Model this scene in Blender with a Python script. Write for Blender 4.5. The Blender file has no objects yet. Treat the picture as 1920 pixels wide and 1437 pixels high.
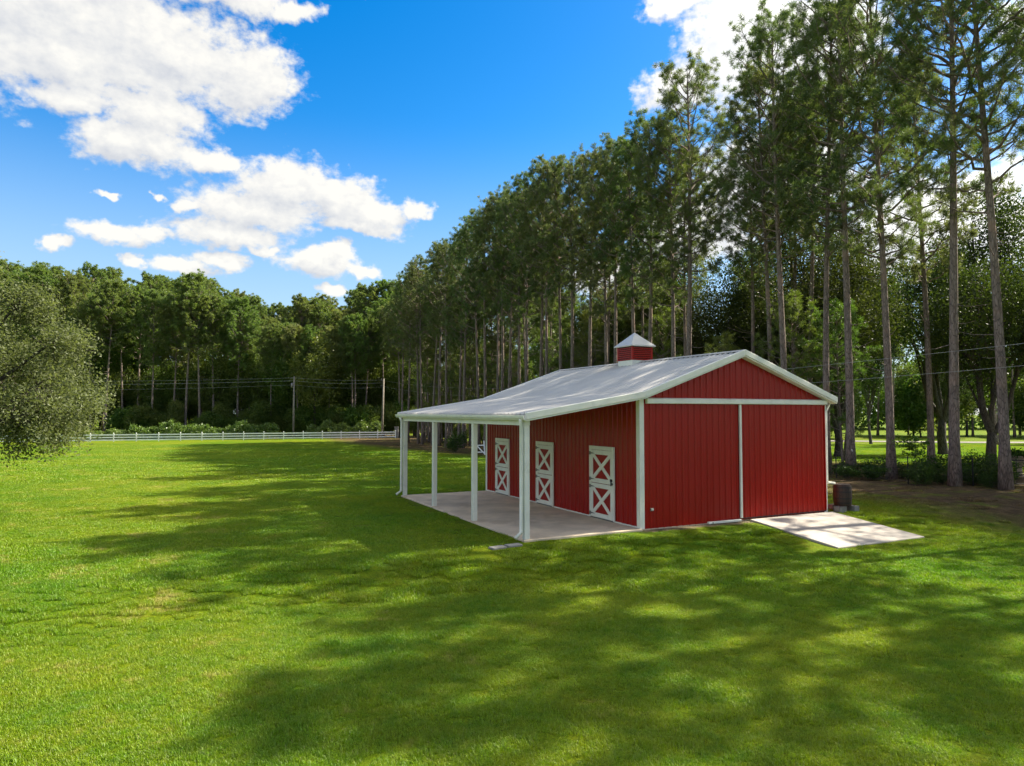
import bpy, math, random
import numpy as np
from mathutils import Vector, Matrix

random.seed(7)
RNG = np.random.default_rng(11)
sc = bpy.context.scene
COL = sc.collection

# ------------------------------------------------------------------ camera
CAM_H = 3.17
cam_d = bpy.data.cameras.new("camera")
cam = bpy.data.objects.new("camera", cam_d)
COL.objects.link(cam)
cam_d.sensor_width = 36.0
cam_d.lens = 24.0
cam_d.clip_start = 0.1
cam_d.clip_end = 3000.0
cam.location = (0, 0, CAM_H)
cam.rotation_euler = (math.pi / 2 + math.atan(54.5 / 1280.0), 0, 0)
sc.camera = cam

# ------------------------------------------------------------------ exposure, render
sc.view_settings.view_transform = 'Standard'
sc.view_settings.look = 'None'
sc.view_settings.gamma = 1.0
sc.view_settings.use_curve_mapping = False
sc.view_settings.exposure = 1.95
cy = sc.cycles
cy.max_bounces = 6
cy.diffuse_bounces = 3
cy.glossy_bounces = 2
cy.transmission_bounces = 4
cy.use_denoising = True
cy.use_adaptive_sampling = True
cy.adaptive_threshold = 0.02

# ------------------------------------------------------------------ sun
SUN_AZ = math.radians(67.0)      # from +Y (straight ahead) towards +X (right)
SUN_EL = math.radians(41.0)
SDIR = Vector((math.sin(SUN_AZ) * math.cos(SUN_EL), math.cos(SUN_AZ) * math.cos(SUN_EL), math.sin(SUN_EL)))
sun_d = bpy.data.lights.new("sun", 'SUN')
sun_d.energy = 3.5
sun_d.angle = math.radians(0.53)
sun_d.color = (1.0, 0.92, 0.76)
sun = bpy.data.objects.new("sun", sun_d)
COL.objects.link(sun)
sun.rotation_euler = SDIR.to_track_quat('Z', 'Y').to_euler()
sun.location = (40, 20, 60)

# ------------------------------------------------------------------ node helper
class NT:
    def __init__(s, tree):
        s.t = tree
    def n(s, typ, **kw):
        nd = s.t.nodes.new(typ)
        for k, v in kw.items():
            setattr(nd, k, v)
        return nd
    def put(s, sock, v):
        if isinstance(v, bpy.types.NodeSocket):
            s.t.links.new(v, sock)
        else:
            sock.default_value = v
    def math(s, op, a, b=0.0, c=0.0, clamp=False):
        nd = s.n('ShaderNodeMath', operation=op, use_clamp=clamp)
        for i, v in enumerate((a, b, c)):
            s.put(nd.inputs[i], v)
        return nd.outputs[0]
    def vmath(s, op, a, b=None, c=None, scale=None):
        nd = s.n('ShaderNodeVectorMath', operation=op)
        s.put(nd.inputs[0], a)
        if b is not None: s.put(nd.inputs[1], b)
        if c is not None: s.put(nd.inputs[2], c)
        if scale is not None: s.put(nd.inputs['Scale'], scale)
        return nd.outputs['Value'] if op in ('LENGTH', 'DOT_PRODUCT', 'DISTANCE') else nd.outputs[0]
    def noise(s, vec, scale, detail=3.0, rough=0.5, dim='3D'):
        nd = s.n('ShaderNodeTexNoise', noise_dimensions=dim)
        if vec is not None: s.put(nd.inputs['Vector'], vec)
        s.put(nd.inputs['Scale'], scale); s.put(nd.inputs['Detail'], detail); s.put(nd.inputs['Roughness'], rough)
        return nd.outputs['Fac']
    def mix(s, f, a, b, blend='MIX'):
        nd = s.n('ShaderNodeMix', data_type='RGBA', blend_type=blend)
        s.put(nd.inputs[0], f); s.put(nd.inputs[6], a); s.put(nd.inputs[7], b)
        return nd.outputs[2]
    def step(s, v, lo, hi, a=0.0, b=1.0):
        nd = s.n('ShaderNodeMapRange', interpolation_type='SMOOTHSTEP', clamp=True)
        s.put(nd.inputs[0], v)
        for i, x in enumerate((lo, hi, a, b)):
            s.put(nd.inputs[i + 1], x)
        return nd.outputs[0]
    def xyz(s, v):
        nd = s.n('ShaderNodeSeparateXYZ'); s.put(nd.inputs[0], v)
        return nd.outputs
    def comb(s, x, y, z):
        nd = s.n('ShaderNodeCombineXYZ')
        for i, v in enumerate((x, y, z)): s.put(nd.inputs[i], v)
        return nd.outputs[0]

def rgb(r, g, b):
    return (r, g, b, 1.0)

# ------------------------------------------------------------------ sky with clouds
world = bpy.data.worlds.new("World")
sc.world = world
world.use_nodes = True
world.cycles.sampling_method = 'MANUAL'
world.cycles.sample_map_resolution = 256

def build_world():
    t = world.node_tree
    t.nodes.clear()
    N = NT(t)
    out = N.n('ShaderNodeOutputWorld')
    bg = N.n('ShaderNodeBackground')
    bg.inputs['Strength'].default_value = 0.12
    t.links.new(bg.outputs[0], out.inputs[0])
    sky = N.n('ShaderNodeTexSky', sky_type='NISHITA', sun_disc=False)
    sky.sun_elevation = SUN_EL
    sky.sun_rotation = SUN_AZ
    sky.altitude = 30.0
    sky.air_density = 1.0
    sky.dust_density = 0.6
    sky.ozone_density = 2.0
    hs = N.n('ShaderNodeHueSaturation')
    hs.inputs['Saturation'].default_value = 1.52
    hs.inputs['Value'].default_value = 0.50
    hs.inputs['Hue'].default_value = 0.502
    t.links.new(sky.outputs[0], hs.inputs['Color'])

    # density of the cloud layer as a function of azimuth and elevation
    grp = bpy.data.node_groups.new("cloud_density", 'ShaderNodeTree')
    grp.interface.new_socket("P", in_out='INPUT', socket_type='NodeSocketVector')
    grp.interface.new_socket("D", in_out='OUTPUT', socket_type='NodeSocketFloat')
    G = NT(grp)
    gi = G.n('NodeGroupInput'); go = G.n('NodeGroupOutput')
    P = gi.outputs[0]
    # each cloud puff: azimuth, elevation, half width, half height (degrees)
    puffs = [
        (-36.5, 27.0, 10.8, 6.0), (-28.0, 25.4, 8.2, 3.7), (-21.5, 24.8, 3.6, 3.0), (-41, 23.8, 6.5, 2.6), (-34.0, 23.6, 6.0, 2.0),
        (-33, 29.5, 6.5, 2.8), (-23.5, 30.2, 5.8, 1.35), (-18.2, 29.6, 2.2, 0.8), (-43, 31, 6, 4),
        (-29.2, 19.3, 4.7, 1.8), (-28.0, 21.4, 3.6, 2.0), (-33.5, 21.3, 3.0, 1.2), (-24.0, 18.9, 2.2, 0.8),
        (-20.6, 15.9, 5.8, 2.0), (-18.6, 17.9, 3.9, 2.0), (-14.4, 17.0, 3.6, 2.1), (-11.4, 15.9, 3.4, 1.1),
        (-22.8, 13.9, 4.6, 1.2), (-7.8, 16.7, 1.6, 0.8), (-25.8, 15.6, 1.4, 0.5), (-12.5, 15.0, 3.6, 0.7),
        (-30.6, 12.8, 3.0, 0.8), (-28.2, 13.1, 1.6, 0.5), (-15.8, 12.1, 3.4, 1.1), (-12.4, 11.6, 1.6, 0.5), (-14.4, 12.8, 1.6, 0.9),
        (-23.4, 11.9, 2.1, 0.7), (-26.0, 11.0, 2.3, 0.8), (-20.2, 12.8, 1.6, 0.4), (-15.1, 10.1, 1.3, 0.5),
        (-34.2, 11.8, 1.1, 0.5), (-29.5, 10.9, 1.0, 0.6), (-28.0, 15.9, 0.55, 0.35), (-31.0, 15.5, 1.0, 0.28),
        (18.6, 28.4, 4.4, 6.0), (14.0, 25.3, 3.2, 1.9), (13.2, 30.8, 2.0, 1.0), (23.0, 26.5, 6.5, 5.0), (17.5, 33.5, 6.5, 4.0),
        (21.0, 17.5, 6.5, 4.2), (15.0, 14.5, 6.0, 3.0), (33, 13.0, 9.0, 4.0), (30, 32, 6, 3), (9.5, 11.5, 5.0, 2.0), (41, 25, 5, 3),
        (-12.8, 31.2, 1.3, 0.3),
    ]
    # a slow warp breaks the round outlines
    w1 = G.n('ShaderNodeTexNoise'); w1.inputs['Scale'].default_value = 0.22; w1.inputs['Detail'].default_value = 2.0
    G.put(w1.inputs['Vector'], P)
    wv = G.vmath('SUBTRACT', w1.outputs['Color'], (0.5, 0.5, 0.5))
    wv = G.vmath('MULTIPLY', wv, (3.0, 2.0, 0.0))
    w2 = G.n('ShaderNodeTexNoise'); w2.inputs['Scale'].default_value = 1.1; w2.inputs['Detail'].default_value = 3.0
    G.put(w2.inputs['Vector'], P)
    wv = G.vmath('ADD', wv, G.vmath('MULTIPLY', G.vmath('SUBTRACT', w2.outputs['Color'], (0.5, 0.5, 0.5)), (2.0, 1.0, 0.0)))
    Q = G.vmath('ADD', P, wv)
    d = None
    for (a, e, ra, re) in puffs:
        dd = G.vmath('LENGTH', G.vmath('MULTIPLY_ADD', Q, (1 / ra, 1 / re, 0), (-a / ra, -e / re, 0)))
        # small puffs must not swell in the soft union
        d = dd if d is None else G.math('SMOOTH_MIN', d, dd, 0.22)
    s1 = G.vmath('MULTIPLY', P, (1.0, 1.45, 1.0))
    n1 = G.noise(s1, 0.42, 9.0, 0.62)
    vor = G.n('ShaderNodeTexVoronoi', feature='SMOOTH_F1'); vor.inputs['Scale'].default_value = 0.75
    vor.inputs['Smoothness'].default_value = 0.7
    vor.inputs['Detail'].default_value = 2.0
    G.put(vor.inputs['Vector'], s1)
    dens = G.math('SUBTRACT', 1.30, d)
    dens = G.math('MAXIMUM', dens, -1.5)
    dens = G.math('ADD', dens, G.math('MULTIPLY', G.math('SUBTRACT', n1, 0.5), 0.9))
    n2 = G.noise(s1, 1.5, 6.0, 0.62)
    dens = G.math('ADD', dens, G.math('MULTIPLY', G.math('SUBTRACT', n2, 0.5), 0.6))
    dens = G.math('SUBTRACT', dens, G.math('MULTIPLY', G.math('SUBTRACT', vor.outputs['Distance'], 0.45), 0.35))
    grp.links.new(dens, go.inputs[0])

    tc = N.n('ShaderNodeTexCoord')
    x, y, z = N.xyz(tc.outputs['Generated'])
    az = N.math('MULTIPLY', N.math('ARCTAN2', x, y), 57.29578)
    el = N.math('MULTIPLY', N.math('ARCSINE', z), 57.29578)
    Pv = N.comb(az, el, 0.0)
    ga = N.n('ShaderNodeGroup'); ga.node_tree = grp
    N.put(ga.inputs[0], Pv)
    gb = N.n('ShaderNodeGroup'); gb.node_tree = grp
    N.put(gb.inputs[0], N.vmath('ADD', Pv, (0.7, 1.1, 0.0)))
    D = ga.outputs[0]
    up = el
    mask = N.math('MULTIPLY', N.step(D, -0.06, 0.52), N.step(up, 1.0, 6.0))
    lit = N.math('SUBTRACT', D, gb.outputs[0])
    lit = N.math('ADD', 0.58, N.math('MULTIPLY', lit, 0.85), clamp=True)
    # broken cumulus over the unseen rest of the sky, cover added for whiter ambient light
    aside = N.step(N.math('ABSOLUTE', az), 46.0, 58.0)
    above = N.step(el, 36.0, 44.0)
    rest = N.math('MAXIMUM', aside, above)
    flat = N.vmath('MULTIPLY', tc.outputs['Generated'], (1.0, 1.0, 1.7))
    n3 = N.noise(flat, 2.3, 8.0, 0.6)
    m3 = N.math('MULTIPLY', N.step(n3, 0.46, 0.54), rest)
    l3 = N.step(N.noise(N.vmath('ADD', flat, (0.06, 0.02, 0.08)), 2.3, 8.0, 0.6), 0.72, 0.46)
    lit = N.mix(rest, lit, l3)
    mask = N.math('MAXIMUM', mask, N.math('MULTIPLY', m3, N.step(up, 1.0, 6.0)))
    ccol = N.mix(lit, rgb(1.5, 1.55, 1.70), rgb(2.25, 2.2, 2.12))
    # clouds towards the sun made brighter, an added boost that lifts the shade
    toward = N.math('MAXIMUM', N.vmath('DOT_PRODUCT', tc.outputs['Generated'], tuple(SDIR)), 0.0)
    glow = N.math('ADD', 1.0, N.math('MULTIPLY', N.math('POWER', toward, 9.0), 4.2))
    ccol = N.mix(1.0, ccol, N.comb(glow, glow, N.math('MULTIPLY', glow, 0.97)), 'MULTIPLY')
    # thin whitish haze low in the sky
    hz = N.step(up, 24.0, 3.0, 0.0, 0.75)
    base = N.mix(hz, hs.outputs[0], rgb(1.25, 1.62, 2.0))
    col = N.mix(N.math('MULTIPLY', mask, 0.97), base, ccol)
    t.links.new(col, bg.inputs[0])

build_world()

# ------------------------------------------------------------------ layout
ANG = math.atan2(0.4438, 0.8961)
D2 = np.array([math.cos(ANG), math.sin(ANG)])      # along the gable
D1 = np.array([-math.sin(ANG), math.cos(ANG)])     # along the long wall, away
ORG = np.array([3.444, 18.446])                    # front corner of the barn

def site(u, v):
    p = ORG + D1 * u + D2 * v
    return float(p[0]), float(p[1])

def to_uv(x, y):
    rx = np.asarray(x) - ORG[0]; ry = np.asarray(y) - ORG[1]
    return rx * D1[0] + ry * D1[1], rx * D2[0] + ry * D2[1]

def smooth(t):
    t = np.clip(t, 0, 1)
    return t * t * (3 - 2 * t)

def gz(x, y):
    u, v = to_uv(x, y)
    return -0.28 * smooth(-u / 3.2) - 1.2 * smooth((np.asarray(y) - 28.0) / 67.0)

# ------------------------------------------------------------------ mesh helpers
def finish(o, label=None, cat=None, group=None, kind=None):
    if label: o['label'] = label
    if cat: o['category'] = cat
    if group: o['group'] = group
    if kind: o['kind'] = kind
    return o

def link(name, me, parent=None, loc=None, rot=None):
    o = bpy.data.objects.new(name, me)
    COL.objects.link(o)
    if parent is not None: o.parent = parent
    if loc is not None: o.location = loc
    if rot is not None: o.rotation_euler = rot
    return o

def empty(name, loc, rz=0.0):
    o = bpy.data.objects.new(name, None)
    COL.objects.link(o)
    o.location = loc
    o.rotation_euler = (0, 0, rz)
    o.empty_display_size = 0.3
    return o

def mesh_np(name, V, F, mat, smooth_shade=False):
    """V n x 3, F list of index arrays (each m x k)"""
    me = bpy.data.meshes.new(name)
    V = np.asarray(V, dtype=np.float32)
    Fs = [np.asarray(f, dtype=np.int32) for f in (F if isinstance(F, list) else [F]) if len(f)]
    nl = sum(f.size for f in Fs); nf = sum(len(f) for f in Fs)
    me.vertices.add(len(V)); me.vertices.foreach_set("co", V.ravel())
    me.loops.add(nl); me.polygons.add(nf)
    li = np.concatenate([f.ravel() for f in Fs])
    tot = np.concatenate([np.full(len(f), f.shape[1], dtype=np.int32) for f in Fs])
    st = np.concatenate([[0], np.cumsum(tot)[:-1]]).astype(np.int32)
    me.loops.foreach_set("vertex_index", li)
    me.polygons.foreach_set("loop_start", st)
    if smooth_shade:
        me.polygons.foreach_set("use_smooth", np.ones(nf, dtype=bool))
    me.update(calc_edges=True)
    if mat is not None: me.materials.append(mat)
    return me

class MB:
    def __init__(s):
        s.v = []; s.f = []
    def add(s, vs, fs):
        b = len(s.v)
        s.v.extend([tuple(p) for p in vs])
        s.f.extend([tuple(i + b for i in f) for f in fs])
        return s
    def box(s, x0, x1, y0, y1, z0, z1):
        return s.add([(x0, y0, z0), (x1, y0, z0), (x1, y1, z0), (x0, y1, z0), (x0, y0, z1), (x1, y0, z1), (x1, y1, z1), (x0, y1, z1)],
                     [(3, 2, 1, 0), (4, 5, 6, 7), (0, 1, 5, 4), (1, 2, 6, 5), (2, 3, 7, 6), (3, 0, 4, 7)])
    def prism(s, poly, fn0, fn1):
        """poly of 2D points; fn maps (a, b) to a 3D point at each end"""
        n = len(poly)
        vs = [fn0(*p) for p in poly] + [fn1(*p) for p in poly]
        fs = [tuple(range(n - 1, -1, -1)), tuple(range(n, 2 * n))]
        fs += [(i, (i + 1) % n, n + (i + 1) % n, n + i) for i in range(n)]
        return s.add(vs, fs)
    def tube(s, pts, rad, sides=8, cap=True):
        pts = [Vector(p) for p in pts]
        if not hasattr(rad, '__len__'): rad = [rad] * len(pts)
        rings = []; b = len(s.v)
        prev = None
        for i, p in enumerate(pts):
            d = (pts[min(i + 1, len(pts) - 1)] - pts[max(i - 1, 0)]).normalized()
            if prev is None:
                a = d.orthogonal().normalized()
            else:
                a = (prev - d * prev.dot(d)).normalized()
            prev = a
            c = d.cross(a)
            for k in range(sides):
                th = 2 * math.pi * k / sides
                s.v.append(tuple(p + (a * math.cos(th) + c * math.sin(th)) * rad[i]))
        for i in range(len(pts) - 1):
            for k in range(sides):
                k2 = (k + 1) % sides
                s.f.append((b + i * sides + k, b + i * sides + k2, b + (i + 1) * sides + k2, b + (i + 1) * sides + k))
        if cap:
            s.f.append(tuple(b + k for k in range(sides - 1, -1, -1)))
            e = b + (len(pts) - 1) * sides
            s.f.append(tuple(e + k for k in range(sides)))
        return s
    def mesh(s, name, mat, smooth_shade=False):
        me = bpy.data.meshes.new(name)
        me.from_pydata(s.v, [], s.f)
        if smooth_shade:
            me.polygons.foreach_set("use_smooth", [True] * len(me.polygons))
        me.update()
        me.materials.append(mat)
        return me
    def build(s, name, mat, parent=None, smooth_shade=False, bevel=0.0, loc=None, rot=None):
        o = link(name, s.mesh(name, mat, smooth_shade), parent, loc, rot)
        if bevel:
            m = o.modifiers.new("bevel", 'BEVEL'); m.width = bevel; m.segments = 1; m.limit_method = 'ANGLE'
        return o

# ------------------------------------------------------------------ materials
def new_mat(name):
    m = bpy.data.materials.new(name)
    m.use_nodes = True
    t = m.node_tree
    t.nodes.clear()
    N = NT(t)
    out = N.n('ShaderNodeOutputMaterial')
    return m, N, out

def principled(name, color, rough=0.6, metal=0.0, spec=0.5, vary=0.12, vscale=3.0, bump=0.0, bscale=40.0, stain=None):
    m, N, out = new_mat(name)
    p = N.n('ShaderNodeBsdfPrincipled')
    geo = N.n('ShaderNodeNewGeometry')
    pos = geo.outputs['Position']
    n = N.noise(pos, vscale, 5.0, 0.6)
    lo = tuple(c * (1 - vary) for c in color[:3]) + (1,)
    hi = tuple(min(1, c * (1 + vary)) for c in color[:3]) + (1,)
    c = N.mix(N.step(n, 0.3, 0.7), lo, hi)
    if stain is not None:
        n2 = N.noise(pos, stain[1], 6.0, 0.65)
        c = N.mix(N.step(n2, stain[2], stain[2] + 0.18, 0.0, stain[3]), c, rgb(*stain[0]))
    N.put(p.inputs['Base Color'], c)
    N.put(p.inputs['Roughness'], N.math('ADD', rough, N.math('MULTIPLY', N.math('SUBTRACT', n, 0.5), 0.18), clamp=True))
    p.inputs['Metallic'].default_value = metal
    p.inputs['Specular IOR Level'].default_value = spec
    if bump:
        b = N.n('ShaderNodeBump'); b.inputs['Strength'].default_value = bump; b.inputs['Distance'].default_value = 0.02
        N.put(b.inputs['Height'], N.noise(pos, bscale, 4.0, 0.6))
        N.put(p.inputs['Normal'], b.outputs[0])
    N.t.links.new(p.outputs[0], out.inputs[0])
    return m

RED = principled("red_metal", (0.31, 0.0050, 0.0025), 0.34, 0.0, 0.30, 0.03, 1.2, stain=((0.29, 0.005, 0.003), 0.6, 0.5, 0.4))
RED_PANEL = principled("red_board", (0.30, 0.012, 0.009), 0.5, 0, 0.2, 0.12, 4)
WHITE = principled("white_trim", (0.76, 0.75, 0.66), 0.42, 0, 0.5, 0.06, 2.5, stain=((0.5, 0.49, 0.42), 3.0, 0.56, 0.5))
WHITE_PAINT = principled("white_paint", (0.80, 0.78, 0.68), 0.5, 0, 0.4, 0.05, 4, stain=((0.55, 0.53, 0.45), 5.0, 0.58, 0.4))
FENCE_WHITE = principled("fence_white", (0.86, 0.86, 0.82), 0.55, 0, 0.3, 0.1, 1.5)
ROOF = principled("roof_metal", (0.53, 0.51, 0.475), 0.34, 0.10, 0.5, 0.05, 0.8, stain=((0.46, 0.44, 0.41), 0.5, 0.52, 0.5))
CONCRETE = principled("concrete", (0.66, 0.53, 0.39), 0.85, 0, 0.25, 0.14, 1.1, bump=0.25, bscale=60, stain=((0.50, 0.39, 0.28), 0.8, 0.5, 0.75))
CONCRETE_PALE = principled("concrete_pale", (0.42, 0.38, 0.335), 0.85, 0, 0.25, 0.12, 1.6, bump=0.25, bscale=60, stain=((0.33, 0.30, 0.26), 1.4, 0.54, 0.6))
BLOCK = principled("concrete_block", (0.22, 0.21, 0.195), 0.9, 0, 0.2, 0.2, 6, bump=0.4, bscale=50)
IRON = principled("black_iron", (0.018, 0.018, 0.020), 0.5, 0.3, 0.4, 0.2, 8)
STEEL = principled("dull_steel", (0.22, 0.21, 0.19), 0.5, 0.6, 0.5, 0.2, 10)
BARREL = principled("barrel_brown", (0.040, 0.024, 0.018), 0.6, 0, 0.35, 0.25, 7, bump=0.3, bscale=30)
POLEWOOD = principled("pole_wood", (0.24, 0.21, 0.17), 0.85, 0, 0.2, 0.2, 3, bump=0.5, bscale=18)
WIRE = principled("wire_grey", (0.30, 0.30, 0.29), 0.5, 0.3, 0.4, 0.1, 1)
TERRACOTTA = principled("pot_clay", (0.30, 0.24, 0.18), 0.8, 0, 0.3, 0.15, 8)
ROADM = principled("road_pale", (0.22, 0.20, 0.18), 0.9, 0, 0.2, 0.1, 0.6)
DARKGAP = principled("dark_gap", (0.02, 0.018, 0.016), 0.9, 0, 0.1, 0.1, 3)

def bark(name, a, b):
    m, N, out = new_mat(name)
    p = N.n('ShaderNodeBsdfPrincipled')
    tc = N.n('ShaderNodeTexCoord')
    oi = N.n('ShaderNodeObjectInfo')
    v = N.vmath('MULTIPLY', tc.outputs['Object'], (9.0, 9.0, 2.2))
    v = N.vmath('ADD', v, N.comb(N.math('MULTIPLY', oi.outputs['Random'], 40.0), 0.0, 0.0))
    n = N.noise(v, 1.0, 6.0, 0.65)
    vo = N.n('ShaderNodeTexVoronoi', feature='DISTANCE_TO_EDGE'); vo.inputs['Scale'].default_value = 1.4
    N.put(vo.inputs['Vector'], v)
    n2 = N.noise(tc.outputs['Object'], 0.8, 3.0, 0.5)
    c = N.mix(N.step(n, 0.3, 0.7), rgb(*a), rgb(*b))
    c = N.mix(N.step(vo.outputs['Distance'], 0.14, 0.02, 0.0, 0.6), c, rgb(*(x * 0.35 for x in a)))
    c = N.mix(N.step(n2, 0.5, 0.72, 0.0, 0.5), c, rgb(b[0] * 1.15, b[1] * 0.95, b[2] * 0.85))
    N.put(p.inputs['Base Color'], c)
    p.inputs['Roughness'].default_value = 0.9
    p.inputs['Specular IOR Level'].default_value = 0.15
    bp = N.n('ShaderNodeBump'); bp.inputs['Strength'].default_value = 0.8; bp.inputs['Distance'].default_value = 0.04
    N.put(bp.inputs['Height'], N.math('ADD', n, N.math('MULTIPLY', vo.outputs['Distance'], 0.8)))
    N.put(p.inputs['Normal'], bp.outputs[0])
    N.t.links.new(p.outputs[0], out.inputs[0])
    return m

PINE_BARK = bark("pine_bark", (0.14, 0.112, 0.096), (0.30, 0.24, 0.205))
OAK_BARK = bark("oak_bark", (0.060, 0.052, 0.044), (0.13, 0.115, 0.098))

def leaf_mat(name, c1, c2, trans=0.35, gloss=0.05, grough=0.45, nscale=0.7, hue_var=0.25, tcol=1.5):
    m, N, out = new_mat(name)
    geo = N.n('ShaderNodeNewGeometry')
    oi = N.n('ShaderNodeObjectInfo')
    pos = geo.outputs['Position']
    n = N.noise(pos, nscale, 3.0, 0.6)
    rp = geo.outputs['Random Per Island']
    f = N.math('ADD', N.math('MULTIPLY', n, 0.75), N.math('MULTIPLY', rp, 0.45))
    c = N.mix(N.step(f, 0.25, 0.95), rgb(*c1), rgb(*c2))
    # each tree a little different
    k = N.math('ADD', 1.0 - hue_var, N.math('MULTIPLY', oi.outputs['Random'], 2 * hue_var))
    c = N.mix(1.0, c, N.comb(k, N.math('ADD', 0.9, N.math('MULTIPLY', k, 0.1)), k), 'MULTIPLY')
    df = N.n('ShaderNodeBsdfDiffuse'); N.put(df.inputs[0], c)
    tr = N.n('ShaderNodeBsdfTranslucent')
    N.put(tr.inputs[0], N.mix(1.0, c, rgb(tcol, tcol * 1.05, tcol * 0.5), 'MULTIPLY'))
    m1 = N.n('ShaderNodeMixShader'); m1.inputs[0].default_value = trans
    N.t.links.new(df.outputs[0], m1.inputs[1]); N.t.links.new(tr.outputs[0], m1.inputs[2])
    gl = N.n('ShaderNodeBsdfGlossy'); gl.inputs['Roughness'].default_value = grough
    gl.inputs[0].default_value = rgb(1, 1, 1)
    m2 = N.n('ShaderNodeMixShader'); m2.inputs[0].default_value = gloss
    N.t.links.new(m1.outputs[0], m2.inputs[1]); N.t.links.new(gl.outputs[0], m2.inputs[2])
    N.t.links.new(m2.outputs[0], out.inputs[0])
    return m

NEEDLES = leaf_mat("pine_needles", (0.062, 0.098, 0.034), (0.145, 0.176, 0.058), 0.42, 0.035, 0.45, 0.5, 0.18)
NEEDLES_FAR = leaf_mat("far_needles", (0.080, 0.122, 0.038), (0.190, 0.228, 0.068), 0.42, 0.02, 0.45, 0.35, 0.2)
NEEDLES_Y = leaf_mat("young_needles", (0.078, 0.122, 0.024), (0.15, 0.19, 0.040), 0.42, 0.04, 0.4, 0.6)
LEAF_WOOD = leaf_mat("wood_leaves", (0.048, 0.092, 0.017), (0.130, 0.175, 0.034), 0.36, 0.015, 0.4, 0.45)
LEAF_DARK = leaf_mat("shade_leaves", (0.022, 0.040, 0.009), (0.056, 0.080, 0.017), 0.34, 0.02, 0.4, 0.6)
LEAF_YEL = leaf_mat("yellow_leaves", (0.085, 0.135, 0.025), (0.16, 0.20, 0.04), 0.4, 0.02, 0.4, 0.5)
LEAF_OAK = leaf_mat("live_oak_leaves", (0.100, 0.118, 0.050), (0.172, 0.184, 0.094), 0.40, 0.010, 0.5, 0.9, 0.05)
LEAF_VINE = leaf_mat("vine_leaves", (0.085, 0.14, 0.028), (0.17, 0.22, 0.055), 0.35, 0.03, 0.4, 1.0, 0.15)
LEAF_SHRUB = leaf_mat("shrub_leaves", (0.024, 0.055, 0.012), (0.058, 0.098, 0.022), 0.35, 0.012, 0.4, 2.0, 0.15)

# ---- lawn colour, shared by the ground sheet and the grass blades
lawn_grp = bpy.data.node_groups.new("lawn_colour", 'ShaderNodeTree')
lawn_grp.interface.new_socket("P", in_out='INPUT', socket_type='NodeSocketVector')
lawn_grp.interface.new_socket("Color", in_out='OUTPUT', socket_type='NodeSocketColor')
lawn_grp.interface.new_socket("Straw", in_out='OUTPUT', socket_type='NodeSocketFloat')
def build_lawn_group():
    G = NT(lawn_grp)
    gi = G.n('NodeGroupInput'); go = G.n('NodeGroupOutput')
    P = G.vmath('MULTIPLY', gi.outputs[0], (1, 1, 0))
    rel = G.vmath('SUBTRACT', P, (float(ORG[0]), float(ORG[1]), 0))
    v = G.vmath('DOT_PRODUCT', rel, (float(D2[0]), float(D2[1]), 0))
    nb = G.noise(P, 0.11, 3.0, 0.55)
    nm = G.noise(P, 0.7, 4.0, 0.6)
    nf = G.noise(P, 5.0, 4.0, 0.65)
    f = G.math('ADD', G.math('MULTIPLY', nb, 0.6), G.math('ADD', G.math('MULTIPLY', nm, 0.45), G.math('MULTIPLY', nf, 0.38)))
    c = G.mix(G.step(f, 0.50, 0.95), rgb(0.100, 0.222, 0.0020), rgb(0.272, 0.306, 0.008))
    # thin dry places, mostly on the open left side
    dry = G.math('ADD', nm, G.math('MULTIPLY', nf, 0.55))
    open_side = G.step(v, -2.0, -14.0, 0.0, 0.12)
    dryf = G.step(G.math('ADD', dry, open_side), 0.96, 1.14, 0.0, 0.6)
    c = G.mix(dryf, c, rgb(0.42, 0.33, 0.14))
    darkf = G.step(G.noise(P, 1.9, 4.0, 0.6), 0.60, 0.72, 0.0, 0.35)
    c = G.mix(darkf, c, rgb(0.07, 0.15, 0.006))
    # pine straw under the tree belt
    vn = G.math('ADD', v, G.math('MULTIPLY', G.math('SUBTRACT', G.noise(P, 0.35, 5.0, 0.65), 0.5), 7.0))
    straw = G.math('MULTIPLY', G.step(vn, 8.8, 14.0), G.step(vn, 31.0, 27.0))
    sc_ = G.mix(G.step(G.noise(P, 2.5, 5.0, 0.7), 0.35, 0.7), rgb(0.10, 0.062, 0.036), rgb(0.23, 0.155, 0.095))
    straw = G.math('MULTIPLY', straw, G.step(G.noise(P, 0.9, 4.0, 0.6), 0.32, 0.50, 0.45, 1.0))
    c = G.mix(straw, c, sc_)
    # bare sandy soil along the foot of the gable wall
    u = G.vmath('DOT_PRODUCT', rel, (float(D1[0]), float(D1[1]), 0))
    ns_ = G.math('MULTIPLY', G.math('SUBTRACT', G.noise(P, 3.5, 4.0, 0.65), 0.5), 0.7)
    so = G.math('MULTIPLY', G.step(G.math('ADD', u, ns_), -0.42, -0.18), G.math('MULTIPLY', G.step(u, 0.5, 0.2), G.math('MULTIPLY', G.step(v, -0.3, 0.2), G.step(v, 4.1, 3.7))))
    c = G.mix(so, c, rgb(0.30, 0.24, 0.17))
    lawn_grp.links.new(c, go.inputs[0]); lawn_grp.links.new(straw, go.inputs[1])
build_lawn_group()

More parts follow.
